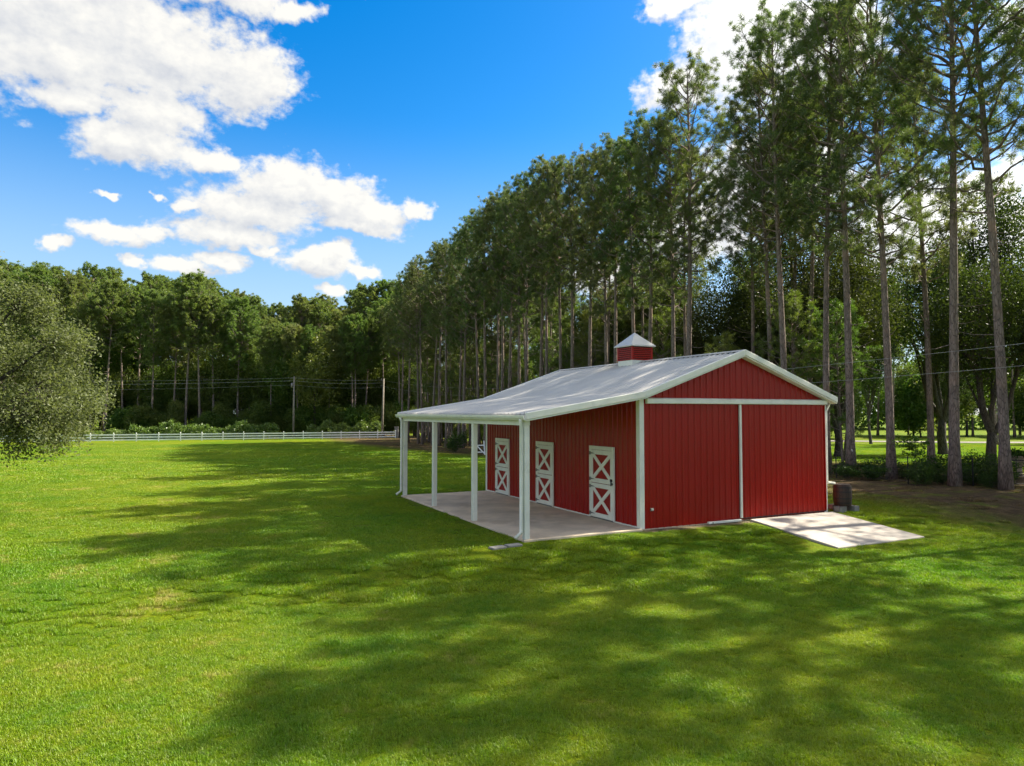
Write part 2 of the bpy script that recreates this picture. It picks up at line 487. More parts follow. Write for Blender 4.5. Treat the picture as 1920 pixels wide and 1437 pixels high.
def make_ground_mat():
    m, N, out = new_mat("lawn_ground")
    p = N.n('ShaderNodeBsdfPrincipled')
    geo = N.n('ShaderNodeNewGeometry')
    g = N.n('ShaderNodeGroup'); g.node_tree = lawn_grp
    N.put(g.inputs[0], geo.outputs['Position'])
    n = N.noise(geo.outputs['Position'], 22.0, 6.0, 0.7)
    c = N.mix(N.step(n, 0.3, 0.7), N.mix(1.0, g.outputs[0], rgb(0.34, 0.36, 0.30), 'MULTIPLY'), N.mix(1.0, g.outputs[0], rgb(0.75, 0.74, 0.62), 'MULTIPLY'))
    N.put(p.inputs['Base Color'], c)
    p.inputs['Roughness'].default_value = 0.95
    p.inputs['Specular IOR Level'].default_value = 0.1
    b = N.n('ShaderNodeBump'); b.inputs['Strength'].default_value = 0.9; b.inputs['Distance'].default_value = 0.05
    N.put(b.inputs['Height'], n)
    N.put(p.inputs['Normal'], b.outputs[0])
    N.t.links.new(p.outputs[0], out.inputs[0])
    return m

def make_grass_mat():
    m, N, out = new_mat("grass_blades")
    geo = N.n('ShaderNodeNewGeometry')
    g = N.n('ShaderNodeGroup'); g.node_tree = lawn_grp
    N.put(g.inputs[0], geo.outputs['Position'])
    rp = geo.outputs['Random Per Island']
    k = N.math('ADD', 0.72, N.math('MULTIPLY', rp, 0.62))
    c = N.mix(1.0, g.outputs[0], N.comb(k, k, k), 'MULTIPLY')
    c = N.mix(N.step(rp, 0.955, 0.99, 0.0, 0.6), c, rgb(0.30, 0.24, 0.10))
    df = N.n('ShaderNodeBsdfDiffuse'); N.put(df.inputs[0], c)
    tr = N.n('ShaderNodeBsdfTranslucent'); N.put(tr.inputs[0], N.mix(1.0, c, rgb(1.3, 1.5, 0.5), 'MULTIPLY'))
    m1 = N.n('ShaderNodeMixShader'); m1.inputs[0].default_value = 0.38
    N.t.links.new(df.outputs[0], m1.inputs[1]); N.t.links.new(tr.outputs[0], m1.inputs[2])
    gl = N.n('ShaderNodeBsdfGlossy'); gl.inputs['Roughness'].default_value = 0.5
    m2 = N.n('ShaderNodeMixShader'); m2.inputs[0].default_value = 0.03
    N.t.links.new(m1.outputs[0], m2.inputs[1]); N.t.links.new(gl.outputs[0], m2.inputs[2])
    N.t.links.new(m2.outputs[0], out.inputs[0])
    return m

GROUND = make_ground_mat()
GRASS = make_grass_mat()

# ------------------------------------------------------------------ ground
def spaced(a, b, n, mid, pw):
    t = np.linspace(-1, 1, n)
    s = np.sign(t) * np.abs(t) ** pw
    return np.where(s < 0, mid + s * (mid - a), mid + s * (b - mid))
xs = spaced(-650, 650, 181, 0, 2.6)
ys = spaced(-200, 1300, 241, 22, 2.6)
XX, YY = np.meshgrid(xs, ys)
ZZ = gz(XX, YY)
V = np.stack([XX, YY, ZZ], -1).reshape(-1, 3)
nx, ny = len(xs), len(ys)
ii = (np.arange(ny - 1)[:, None] * nx + np.arange(nx - 1)[None, :]).ravel()
F = np.stack([ii, ii + 1, ii + nx + 1, ii + nx], -1)
finish(link("ground", mesh_np("ground", V, F, GROUND, True)), "mown green lawn running from the foreground to the woods", kind="structure")

# pale road far beyond the pines on the right
def road_strip():
    mb = MB()
    pts = [(10.0, 117.0), (40.0, 105.0), (66.0, 98.0), (100.0, 96.0), (180.0, 94.0)]
    L = []
    for (x, y) in pts:
        for dy in (-2.2, 2.2):
            L.append((x, y + dy, float(gz(x, y + dy)) + 0.06))
    mb.add(L, [(2 * i, 2 * i + 2, 2 * i + 3, 2 * i + 1) for i in range(len(pts) - 1)])
    finish(mb.build("road", ROADM), "pale road crossing beyond the sunlit field", kind="structure")
road_strip()

# ------------------------------------------------------------------ barn
W, L = 7.2, 10.05
RID = 3.6
Z_BREAK, Z_RIDGE, Z_EAVE_BACK, Z_PORCH = 3.69, 4.95, 3.60, 3.12
V_PORCH, V_BACK = -3.52, 7.45
U0, U1 = -0.24, 10.40

def roof_z(v):
    if v < 0: return Z_BREAK + (Z_BREAK - Z_PORCH) / -V_PORCH * v
    if v <= RID: return Z_BREAK + (Z_RIDGE - Z_BREAK) / RID * v
    return Z_RIDGE - (Z_RIDGE - Z_EAVE_BACK) / (V_BACK - RID) * (v - RID)

barn = empty("barn", (ORG[0], ORG[1], 0), ANG)
finish(barn, "red metal barn with grey ribbed roof, open porch and white cross-braced doors", "barn")

def rib_profile(width, ribs, rh=0.027, minor=True):
    """(s, offset) across one sheet"""
    pitch = width / ribs
    out = [(0.0, 0.0)]
    for r in range(ribs):
        c = (r + 0.5) * pitch
        out += [(c - 0.032, 0.0), (c - 0.014, rh), (c + 0.014, rh), (c + 0.032, 0.0)]
        if minor and r < ribs - 1:
            m = (r + 1) * pitch
            out += [(m - 0.012, 0.0), (m, 0.006), (m + 0.012, 0.0)]
    out.append((width, 0.0))
    return out

def sheet(profile, fn_bottom, fn_top):
    mb = MB()
    n = len(profile)
    mb.add([fn_bottom(s, o) for s, o in profile] + [fn_top(s, o) for s, o in profile],
           [(i, i + 1, n + i + 1, n + i) for i in range(n - 1)])
    return mb

BASE = 0.065
# long wall under the porch
wall = MB().box(0.02, 0.10, 0.02, L - 0.02, 0.0, 3.55).build("wall", RED, barn)
npan = 11; pw = (L - 0.02) / npan
pf = rib_profile(pw, 4)
me = sheet(pf, lambda s, o: (-o, s, BASE), lambda s, o: (-o, s, roof_z(0) - 0.09)).mesh("metal_panel", RED)
for i in range(npan):
    link("metal_panel", me, wall, (0, 0.01 + i * pw, 0))
# drip edge at the foot of the long wall
MB().box(-0.035, 0.0, 0.03, L - 0.03, 0.052, 0.085).build("drip_edge", WHITE, barn)

# front gable wall
gable = MB()
gable.prism([(0.02, 0.0), (W - 0.02, 0.0), (W - 0.02, roof_z(W) - 0.12), (RID, Z_RIDGE - 0.12), (0.02, Z_BREAK - 0.12)],
            lambda a, b: (a, 0.02, b), lambda a, b: (a, 0.10, b))
gable = gable.build("wall", RED, barn)
npan2 = 8; pw2 = W / npan2
pf2 = rib_profile(pw2, 4)
for i in range(npan2):
    v0 = i * pw2
    sheet(pf2, lambda s, o: (v0 + s, -o, 0.03), lambda s, o: (v0 + s, -o, roof_z(v0 + s) - 0.06)).build("metal_panel", RED, gable)
# hidden walls: one ribbed sheet each
sheet(rib_profile(L, 44, minor=False), lambda s, o: (W + o, L - s, 0.03), lambda s, o: (W + o, L - s, roof_z(W) - 0.06)).build("wall", RED, barn)
sheet(rib_profile(W, 32, minor=False), lambda s, o: (W - s, L + o, 0.03), lambda s, o: (W - s, L + o, roof_z(W - s) - 0.06)).build("wall", RED, barn)

# corner trim
for (a, b, nm) in ((0, 0, 0), (W, 0, 1), (0, L, 2), (W, L, 3)):
    sx = -1 if a == 0 else 1
    sy = -1 if b == 0 else 1
    x0, x1 = sorted((a + sx * 0.03, a - sx * 0.12)); y0, y1 = sorted((b + sy * 0.03, b - sy * 0.12))
    p = [(a + sx * 0.03, b + sy * 0.03), (a - sx * 0.12, b + sy * 0.03), (a - sx * 0.12, b + sy * 0.012), (a + sx * 0.012, b + sy * 0.012), (a + sx * 0.012, b - sy * 0.12), (a + sx * 0.03, b - sy * 0.12)]
    top = roof_z(a) - 0.12
    MB().prism(p, lambda q, r: (q, r, 0.03), lambda q, r: (q, r, top)).build("corner_trim", WHITE, barn)

# sliding door and its track on the gable
sd = MB().box(3.60, 7.10, -0.055, -0.032, 0.10, 3.38).build("sliding_door", RED, barn)
pw3 = 3.50 / 4
me3 = sheet(rib_profile(pw3, 4), lambda s, o: (s, -0.058 - o, 0.10), lambda s, o: (s, -0.058 - o, 3.38)).mesh("metal_panel", RED)
for i in range(4):
    link("metal_panel", me3, sd, (3.60 + i * pw3, 0, 0))
MB().box(3.53, 3.60, -0.092, -0.034, 0.10, 3.39).build("stile", WHITE, sd, bevel=0.006)
MB().box(7.085, 7.115, -0.088, -0.034, 0.10, 3.39).build("stile", RED, sd)
MB().box(3.601, 7.084, -0.090, -0.059, 0.075, 0.099).build("bottom_rail", IRON, sd)
MB().prism([(-0.034, 3.40), (-0.115, 3.40), (-0.13, 3.42), (-0.13, 3.53), (-0.034, 3.56)], lambda a, b: (0.17, a, b), lambda a, b: (7.19, a, b)).build("door_track", WHITE, barn)
MB().box(2.28, 3.50, -0.13, -0.045, 0.015, 0.075).build("door_guide", WHITE, barn, bevel=0.006)
MB().box(2.40, 2.44, -0.134, -0.131, 0.03, 0.06).build("bolt", IRON, barn)
# socket box on the gable
ob = MB().box(0.30, 0.40, -0.07, -0.021, 0.50, 0.58).build("outlet_box", STEEL, barn, bevel=0.006)
MB().box(0.315, 0.345, -0.076, -0.071, 0.52, 0.56).build("outlet_cover", WHITE, ob)
MB().box(0.355, 0.385, -0.076, -0.071, 0.52, 0.56).build("outlet_cover", WHITE, ob)

# stall doors
def stall_door(ua, ub, handle):
    w = ub - ua
    z0, z1 = 0.065, 2.17
    d = empty("stall_door", (0, ua, 0)); d.parent = barn
    def bx(name, y0, y1, a, b, x0, x1, mat, bev=0.0):
        return MB().box(x0, x1, y0, y1, a, b).build(name, mat, d, bevel=bev)
    # casing
    bx("casing", 0.0, 0.055, z0, z1, -0.075, -0.022, WHITE_PAINT, 0.005)
    bx("casing", w - 0.055, w, z0, z1, -0.075, -0.022, WHITE_PAINT, 0.005)
    bx("casing", 0.056, w - 0.056, z1 - 0.11, z1, -0.075, -0.022, WHITE_PAINT, 0.005)
    bx("threshold", 0.056, w - 0.056, z0 - 0.01, z0 + 0.012, -0.07, -0.022, STEEL)
    a0, a1 = 0.062, w - 0.062
    mid = z0 + 1.02
    for (b, t) in ((z0 + 0.02, mid - 0.008), (mid + 0.008, z1 - 0.118)):
        bx("red_panel", a0 + 0.02, a1 - 0.02, b + 0.02, t - 0.02, -0.045, -0.023, RED_PANEL)
        s = 0.13
        bx("leaf_rail", a0, a1, b, b + s, -0.068, -0.046, WHITE_PAINT, 0.004)
        bx("leaf_rail", a0, a1, t - s, t, -0.068, -0.046, WHITE_PAINT, 0.004)
        bx("leaf_stile", a0, a0 + s * 0.92, b + s + 0.001, t - s - 0.001, -0.068, -0.046, WHITE_PAINT, 0.004)
        bx("leaf_stile", a1 - s * 0.92, a1, b + s + 0.001, t - s - 0.001, -0.068, -0.046, WHITE_PAINT, 0.004)
        # the cross: two boards
        ya, yb, za, zb = a0 + s * 0.92, a1 - s * 0.92, b + s, t - s
        for k, (p, q) in enumerate((((ya, za), (yb, zb)), ((ya, zb), (yb, za)))):
            dy, dz = q[0] - p[0], q[1] - p[1]
            ln = math.hypot(dy, dz); nyy, nzz = -dz / ln * 0.055, dy / ln * 0.055
            ey, ez = dy / ln * 0.02, dz / ln * 0.02
            poly = [(p[0] + nyy - ey, p[1] + nzz - ez), (p[0] - nyy - ey, p[1] - nzz - ez), (q[0] - nyy + ey, q[1] - nzz + ez), (q[0] + nyy + ey, q[1] + nzz + ez)]
            xo = -0.0635 - 0.0025 * k
            MB().prism(poly, lambda A, B: (-0.0455, A, B), lambda A, B: (xo, A, B)).build("cross_brace", WHITE_PAINT, d)
        for zz in (b + 0.10, t - 0.10):
            hb = MB(); hb.box(-0.082, -0.069, a1 - 0.02, a1 + 0.05, zz - 0.05, zz + 0.05)
            hb.add([(-0.074, a1 - 0.02, zz - 0.025), (-0.074, a1 - 0.02, zz + 0.025), (-0.074, a1 - 0.26, zz), (-0.069, a1 - 0.02, zz - 0.025), (-0.069, a1 - 0.02, zz + 0.025), (-0.069, a1 - 0.26, zz)],
                   [(0, 1, 2), (5, 4, 3), (0, 2, 5, 3), (1, 4, 5, 2), (0, 3, 4, 1)])
            hb.build("hinge", STEEL, d)
    if handle:
        hd = MB(); hd.box(-0.085, -0.069, a0 + 0.01, a0 + 0.11, mid + 0.10, mid + 0.17); hd.box(-0.10, -0.086, a0 + 0.03, a0 + 0.06, mid - 0.02, mid + 0.17)
        hd.box(-0.095, -0.069, a0 - 0.03, a0 + 0.04, mid + 0.02, mid + 0.06)
        hd.build("latch", IRON, d)
    return d
stall_door(1.13, 2.40, True)
stall_door(4.60, 5.78, False)
stall_door(7.88, 9.08, False)

# roof sheets
nr = 12; rw = (U1 - U0) / nr
rp_ = rib_profile(rw, 4, 0.034, False)
def roof_slope(name, va, vb, za, zb):
    # a thin white-backed deck under the sheets, then the sheets
    deck = MB().prism([(va, za - 0.03), (vb, zb - 0.03), (vb, zb - 0.012), (va, za - 0.012)], lambda a, b: (a, U0 + 0.02, b), lambda a, b: (a, U1 - 0.02, b)).build("roof", WHITE, barn)
    sl = (zb - za) / (vb - va); nl = math.hypot(1, sl)
    m = sheet(rp_, lambda s, o: (va - sl * o / nl, s, za + o / nl), lambda s, o: (vb - sl * o / nl, s, zb + o / nl)).mesh("roof_panel", ROOF)
    for i in range(nr):
        link("roof_panel", m, deck, (0, U0 + i * rw, 0))
    return deck
roof_slope("porch", V_PORCH - 0.05, -0.001, Z_PORCH - 0.0076, Z_BREAK)
roof_slope("front", 0.0, RID, Z_BREAK + 0.004, Z_RIDGE)
back = roof_slope("back", V_BACK, RID + 0.001, Z_EAVE_BACK, Z_RIDGE)
# ridge cap
MB().add([(RID - 0.18, U0, Z_RIDGE - 0.02), (RID, U0, Z_RIDGE + 0.045), (RID + 0.18, U0, Z_RIDGE - 0.02), (RID - 0.18, U1, Z_RIDGE - 0.02), (RID, U1, Z_RIDGE + 0.045), (RID + 0.18, U1, Z_RIDGE - 0.02)],
         [(0, 1, 4, 3), (1, 2, 5, 4)]).build("ridge_cap", ROOF, barn)
MB().prism([(RID - 0.165, Z_RIDGE - 0.055), (RID - 0.12, Z_RIDGE - 0.02), (RID + 0.12, Z_RIDGE - 0.02), (RID + 0.165, Z_RIDGE - 0.055)], lambda a, b: (a, U0 + 0.05, b), lambda a, b: (a, U1 - 0.05, b)).build("ridge_closure", IRON, barn)

# rake trim on both gables
pts = [(V_PORCH - 0.06, roof_z(V_PORCH - 0.06)), (0.0, Z_BREAK), (RID, Z_RIDGE), (V_BACK + 0.02, roof_z(V_BACK + 0.02))]
for (ua, ub) in ((U0 - 0.045, U0 + 0.05), (U1 - 0.05, U1 + 0.045)):
    for (p, q) in zip(pts[:-1], pts[1:]):
        MB().prism([(p[0], p[1] - 0.125), (q[0], q[1] - 0.125), (q[0], q[1] + 0.042), (p[0], p[1] + 0.042)], lambda a, b: (a, ua, b), lambda a, b: (a, ub, b)).build("rake_trim", WHITE, barn, bevel=0.008)
        if ua < 0:
            MB().prism([(p[0], p[1] - 0.165), (q[0], q[1] - 0.165), (q[0], q[1] - 0.13), (p[0], p[1] - 0.13)], lambda a, b: (a, ua + 0.03, b), lambda a, b: (a, -0.035 if p[0] >= 0 else ub, b)).build("soffit", WHITE, barn)
# eave trim at the back and gutter on the porch
MB().box(V_BACK + 0.0, V_BACK + 0.09, U0 + 0.06, U1 - 0.06, Z_EAVE_BACK - 0.14, Z_EAVE_BACK - 0.035).build("gutter", WHITE, barn, bevel=0.008)
gut = [(a + 0.228, b) for a, b in [(-3.80, 2.965), (-3.86, 2.965), (-3.90, 3.03), (-3.905, 3.085), (-3.885, 3.085), (-3.88, 3.04), (-3.85, 2.985), (-3.80, 2.985)]]
MB().prism(gut, lambda a, b: (a, U0 - 0.02, b), lambda a, b: (a, U1 + 0.02, b)).build("gutter", WHITE, barn)
MB().box(-3.57, -3.555, U0 + 0.02, U1 - 0.02, 2.955, 3.075).build("fascia", WHITE, barn)
MB().box(-3.53, -3.39, -0.08, 9.93, 2.84, 3.04).build("porch_beam", WHITE, barn)
# porch posts
for u in (0.0, 3.22, 6.58, 9.80):
    MB().box(-3.53, -3.39, u - 0.07, u + 0.07, 0.05, 2.838).build("post", WHITE, barn, bevel=0.008)

def downspout(v, u, z_top, path_top, foot):
    mb = MB()
    mb.tube([path_top, (v, u, z_top - 0.16), (v, u, 0.24), foot], 0.045, 10)
    return mb.build("downspout", WHITE, barn, True)
downspout(-3.60, -0.02, 2.98, (-3.655, -0.09, 2.985), (-3.78, -0.05, 0.10))
downspout(-3.60, 9.82, 2.98, (-3.655, 9.86, 2.985), (-3.78, 9.85, 0.10))
# back downspout that ends over the barrel
mb = MB(); mb.tube([(7.49, 0.05, 3.45), (7.30, 0.03, 3.2), (7.28, 0.03, 1.02), (7.32, 0.03, 0.94), (7.72, 0.10, 0.895)], 0.042, 10)
mb.build("downspout", WHITE, barn, True)

# cupola
cu = 5.05
cup = MB()
hw = 0.45
cup.prism([(RID - hw + 0.02, 4.72), (RID + hw - 0.02, 4.72), (RID + hw - 0.02, 5.01), (RID - hw + 0.02, 5.01)], lambda a, b: (a, cu - hw + 0.02, b), lambda a, b: (a, cu + hw - 0.02, b))
cup = cup.build("cupola", WHITE, barn, bevel=0.006)
MB().box(RID - hw + 0.05, RID + hw - 0.05, cu - hw + 0.05, cu + hw - 0.05, 5.012, 5.50).build("louver_box", DARKGAP, cup)  # near-black colour stands in for the shade between the slats
for sx in (-1, 1):
    for sy in (-1, 1):
        x0, x1 = sorted((RID + sx * hw, RID + sx * (hw - 0.06))); y0, y1 = sorted((cu + sy * hw, cu + sy * (hw - 0.06)))
        MB().box(x0, x1, y0, y1, 5.012, 5.50).build("corner_post", RED, cup)
ms = MB().add([(-hw + 0.062, -hw + 0.003, 0.0), (hw - 0.062, -hw + 0.003, 0.0), (hw - 0.062, -hw + 0.038, 0.035), (-hw + 0.062, -hw + 0.038, 0.035), (-hw + 0.062, -hw + 0.003, 0.036), (hw - 0.062, -hw + 0.003, 0.036), (hw - 0.062, -hw + 0.038, 0.050), (-hw + 0.062, -hw + 0.038, 0.050)],
              [(0, 3, 2, 1), (4, 5, 6, 7), (0, 1, 5, 4), (1, 2, 6, 5), (2, 3, 7, 6), (3, 0, 4, 7)]).mesh("slat", RED)
for k in range(4):
    for i in range(7):
        if k in (1, 2) and False: continue
        link("slat", ms, cup, (RID, cu, 5.018 + i * 0.067), (0, 0, -k * math.pi / 2))
MB().box(RID - hw - 0.012, RID + hw + 0.012, cu - hw - 0.012, cu + hw + 0.012, 5.502, 5.535).build("cornice", WHITE, cup)
rr = 0.53
MB().add([(RID - rr, cu - rr, 5.50), (RID + rr, cu - rr, 5.50), (RID + rr, cu + rr, 5.50), (RID - rr, cu + rr, 5.50), (RID - rr, cu - rr, 5.537), (RID + rr, cu - rr, 5.537), (RID + rr, cu + rr, 5.537), (RID - rr, cu + rr, 5.537), (RID, cu, 6.04)],
         [(0, 1, 5, 4), (1, 2, 6, 5), (2, 3, 7, 6), (3, 0, 4, 7), (4, 5, 8), (5, 6, 8), (6, 7, 8), (7, 4, 8)]).build("cupola_roof", ROOF, cup)

# slabs
def place_local(o):
    o.location = (ORG[0], ORG[1], 0); o.rotation_euler = (0, 0, ANG); return o
slab = place_local(MB().box(-3.56, -0.001, -0.10, 9.98, -0.12, 0.048).build("porch_floor", CONCRETE, bevel=0.01))
finish(slab, "weathered concrete porch floor along the red barn wall", kind="structure")
foot_ = place_local(MB().box(0.0, W - 0.0, 0.0, L, -0.15, 0.025).build("foundation_floor", CONCRETE))
finish(foot_, "concrete floor under the barn walls", kind="structure")
rm = MB()
rm.prism([(-0.14, 0.055), (-3.08, -0.245), (-3.08, -0.36), (-0.14, -0.10)], lambda a, b: (3.82, a, b), lambda a, b: (7.28, a, b))
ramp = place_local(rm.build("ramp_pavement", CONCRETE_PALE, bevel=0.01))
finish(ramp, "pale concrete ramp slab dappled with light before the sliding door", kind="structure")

# splash blocks at the porch corner
for i, (v, u, a, lb) in enumerate(((-4.42, -0.40, 0.20, "flat grey paver lying outermost in the grass off the porch corner"), (-3.97, -0.33, 0.05, "flat grey paver lying beside the foot of the corner downspout"))):
    x, y = site(u, v)
    p = MB().box(-0.2, 0.2, -0.11, 0.11, -0.05, 0.02).build("paver", BLOCK, bevel=0.015, loc=(x, y, float(gz(x, y)) + 0.02), rot=(0, 0, ANG + a))
    finish(p, lb, "paver", "pavers at the porch corner")

# barrel on concrete blocks
def barrel_set():
    bx, by = site(0.05, 8.02)
    g = float(gz(bx, by))
    for i, (dv, du, rz, lb) in enumerate(((-0.27, -0.12, 0.1, "grey concrete block under the barrel, nearest the barn corner"), (0.27, -0.12, 1.5, "grey concrete block under the barrel, farther from the barn"), (0.02, 0.34, 0.05, "grey concrete block under the back of the dark barrel"))):
        x, y = site(0.05 + du, 8.02 + dv)
        mbk = MB()
        mbk.box(-0.2, 0.2, -0.1, -0.065, 0, 0.19); mbk.box(-0.2, 0.2, 0.065, 0.1, 0, 0.19)
        for q in (-0.2, -0.0175, 0.165): mbk.box(q, q + 0.035, -0.0645, 0.0645, 0.001, 0.189)
        finish(mbk.build("concrete_block", BLOCK, loc=(x, y, float(gz(x, y)) - 0.01), rot=(0, 0, ANG + rz)), lb, "concrete block", "concrete blocks under the barrel")
    b = empty("barrel", (bx, by, g + 0.182), ANG); b.scale = (0.88, 0.88, 0.86)
    finish(b, "dark brown rain barrel on concrete blocks beside the barn corner", "barrel")
    prof = [(0.0, 0.292), (0.1, 0.305), (0.25, 0.318), (0.4, 0.32), (0.55, 0.318), (0.7, 0.305), (0.78, 0.292)]
    ns = 18
    for k in range(ns):
        a0, a1 = 2 * math.pi * k / ns + 0.012, 2 * math.pi * (k + 1) / ns - 0.012
        mbs = MB(); vs = []
        for z, r in prof:
            vs += [(r * math.cos(a0), r * math.sin(a0), z), (r * math.cos(a1), r * math.sin(a1), z)]
        mbs.add(vs, [(2 * i, 2 * i + 1, 2 * i + 3, 2 * i + 2) for i in range(len(prof) - 1)])
        mbs.build("stave", BARREL, b)
    core = MB(); core.tube([(0, 0, 0.0), (0, 0, 0.39), (0, 0, 0.75)], [0.26, 0.318, 0.265], 18); core.build("barrel_lining", DARKGAP, b)
    for z, r in ((0.12, 0.311), (0.28, 0.323), (0.52, 0.323), (0.68, 0.311)):
        mh = MB(); n = 24; vs = []
        for k in range(n):
            t = 2 * math.pi * k / n
            vs += [(r * math.cos(t), r * math.sin(t), z - 0.02), (r * math.cos(t), r * math.sin(t), z + 0.02)]
        mh.add(vs, [(2 * k, 2 * ((k + 1) % n), 2 * ((k + 1) % n) + 1, 2 * k + 1) for k in range(n)])
        mh.build("hoop", IRON, b)
    ld = MB(); ld.tube([(0, 0, 0.755), (0, 0, 0.785)], [0.27, 0.265], 20); ld.build("lid", BARREL, b)
barrel_set()

# ------------------------------------------------------------------ trees
def unit_rand(n, rng):
    v = rng.normal(size=(n, 3))
    return v / np.linalg.norm(v, axis=1, keepdims=True)

def needles(P, A, rng, k=16, ln=0.24, wd=0.016, spread=0.75):
    """bursts of k needle blades at points P around axes A"""
    n = len(P)
    d = A[:, None, :] * 0.55 + unit_rand(n * k, rng).reshape(n, k, 3) * spread
    d /= np.linalg.norm(d, axis=2, keepdims=True)
    l = ln * rng.uniform(0.7, 1.25, (n, k, 1))
    side = np.cross(d, unit_rand(n * k, rng).reshape(n, k, 3)); side /= np.linalg.norm(side, axis=2, keepdims=True) + 1e-9
    w = wd * rng.uniform(0.7, 1.3, (n, k, 1))
    base = P[:, None, :] + rng.normal(0, 0.02, (n, k, 3))
    a = base - side * w * 0.5; b = base + side * w * 0.5; c = base + d * l
    m = base + d * l * 0.55
    V = np.stack([base, m - side * w, c, m + side * w], 2).reshape(-1, 3)
    F = np.arange(n * k * 4).reshape(-1, 4)
    return V, F

def make_pine(seed, h=25.0, cb=0.45, rmax=3.2, density=1.0, needle_mat=None, k=26, nlen=0.27, wd=0.0125, rad=0.20):
    rng = np.random.default_rng(seed)
    tr = MB()
    nseg = 14
    ph = rng.uniform(0, 6.28); amp = rng.uniform(0.1, 0.35)
    def axis(t):
        return np.array([amp * math.sin(t * 3.1 + ph) - amp * math.sin(ph), amp * math.cos(t * 2.6 + ph) - amp * math.cos(ph), t * h])
    def trad(t):
        return rad * (1.0 - 0.78 * t) * (1 + 0.45 * math.exp(-t * h / 0.5)) if t < 0.98 else 0.02
    tr.tube([tuple(axis(i / nseg) - (np.array([0, 0, 0.25]) if i == 0 else 0)) for i in range(nseg + 1)], [trad(i / nseg) for i in range(nseg + 1)], 10)
    TP, TA = [], []
    nb = int(66 * density)
    golden = 2.399
    # whorls cluster the foliage into layers with gaps
    for b in range(nb):
        f = (b + rng.uniform(0, 1)) / nb
        t = cb + (0.985 - cb) * f ** 0.9
        if rng.uniform() < 0.10: continue
        prof = math.sin(math.pi * min(1.0, 0.16 + 0.80 * f)) ** 0.75
        ln = rmax * prof * rng.uniform(0.55, 1.15) + 0.35
        az = b * golden + rng.uniform(-0.5, 0.5)
        pit = math.radians(rng.uniform(5, 32) + 34 * f)
        o = axis(t)
        dirh = np.array([math.cos(az), math.sin(az), 0])
        pts = [o]; npt = 5
        for i in range(1, npt + 1):
            s = i / npt
            p = o + dirh * ln * s * math.cos(pit) + np.array([0, 0, ln * (math.sin(pit) * s + 0.16 * s * s - 0.06 * math.sin(s * 3.0))])
            p = p + rng.normal(0, 0.04 * ln * 0.5, 3)
            pts.append(p)
        br = 0.018 + 0.016 * ln * (1 - 0.5 * f)
        tr.tube([tuple(p) for p in pts], [br * (1 - 0.8 * i / npt) + 0.004 for i in range(npt + 1)], 4, False)
        # side shoots, each ending in tufts
        ns = int(3 + ln * 3.3)
        for _ in range(ns):
            s = rng.uniform(0.45, 1.0)
            i = min(npt - 1, int(s * npt)); fr = s * npt - i
            bp = pts[i] * (1 - fr) + pts[i + 1] * fr
            sd = dirh * 0.6 + unit_rand(1, rng)[0] * 0.9 + np.array([0, 0, 0.35])
            sd /= np.linalg.norm(sd)
            sl = rng.uniform(0.25, 0.75) * (0.5 + 0.25 * ln)
            sl = min(sl, 1.1)
            e = bp + sd * sl
            tr.tube([tuple(bp), tuple(e)], [0.012, 0.005], 3, False)
            nt = rng.integers(2, 5)
            for q in range(nt):
                g = 1.0 - 0.11 * q + rng.uniform(-0.06, 0.06)
                TP.append(bp + sd * sl * g + rng.normal(0, 0.05, 3)); TA.append(sd * 0.7 + np.array([0, 0, 0.45]))
        TP.append(pts[-1]); TA.append(dirh * 0.4 + np.array([0, 0, 0.7]))
    # leader
    for q in range(8):
        TP.append(axis(0.985) + np.array([rng.normal(0, 0.2), rng.normal(0, 0.2), rng.uniform(-0.6, 0.2)])); TA.append(np.array([0, 0, 1.0]))
    # dead stubs and a few bare limbs below the crown
    for _ in range(9):
        t = rng.uniform(cb * 0.45, cb * 1.02); az = rng.uniform(0, 6.28); ln = rng.uniform(0.3, 1.9)
        o = axis(t); d = np.array([math.cos(az), math.sin(az), rng.uniform(-0.2, 0.35)])
        mid_ = o + d * ln * 0.5 + np.array([0, 0, -0.06 * ln])
        tr.tube([tuple(o), tuple(mid_), tuple(o + d * ln)], [0.025, 0.018, 0.006], 4, False)
    TP = np.array(TP); TA = np.array(TA); TA /= np.linalg.norm(TA, axis=1, keepdims=True)
    Vn, Fn = needles(TP, TA, rng, k, nlen, wd)
    return tr.mesh("trunk", PINE_BARK, True), mesh_np("crown", Vn, Fn, needle_mat or NEEDLES)

def leaves(P, rng, size, up=0.35, aspect=0.55):
    n = len(P)
    d = unit_rand(n, rng)
    nrm = unit_rand(n, rng) + np.array([0, 0, up]); nrm /= np.linalg.norm(nrm, axis=1, keepdims=True)
    s = np.cross(d, nrm); s /= np.linalg.norm(s, axis=1, keepdims=True) + 1e-9
    d = np.cross(nrm, s)
    l = size * rng.uniform(0.65, 1.3, (n, 1))
    a = P - d * l * 0.5; c = P + d * l * 0.5
    b = P + s * l * aspect * 0.5 + nrm * l * 0.1; e = P - s * l * aspect * 0.5 + nrm * l * 0.1
    V = np.stack([a, b, c, e], 1).reshape(-1, 3)
    return V, np.arange(n * 4).reshape(-1, 4)

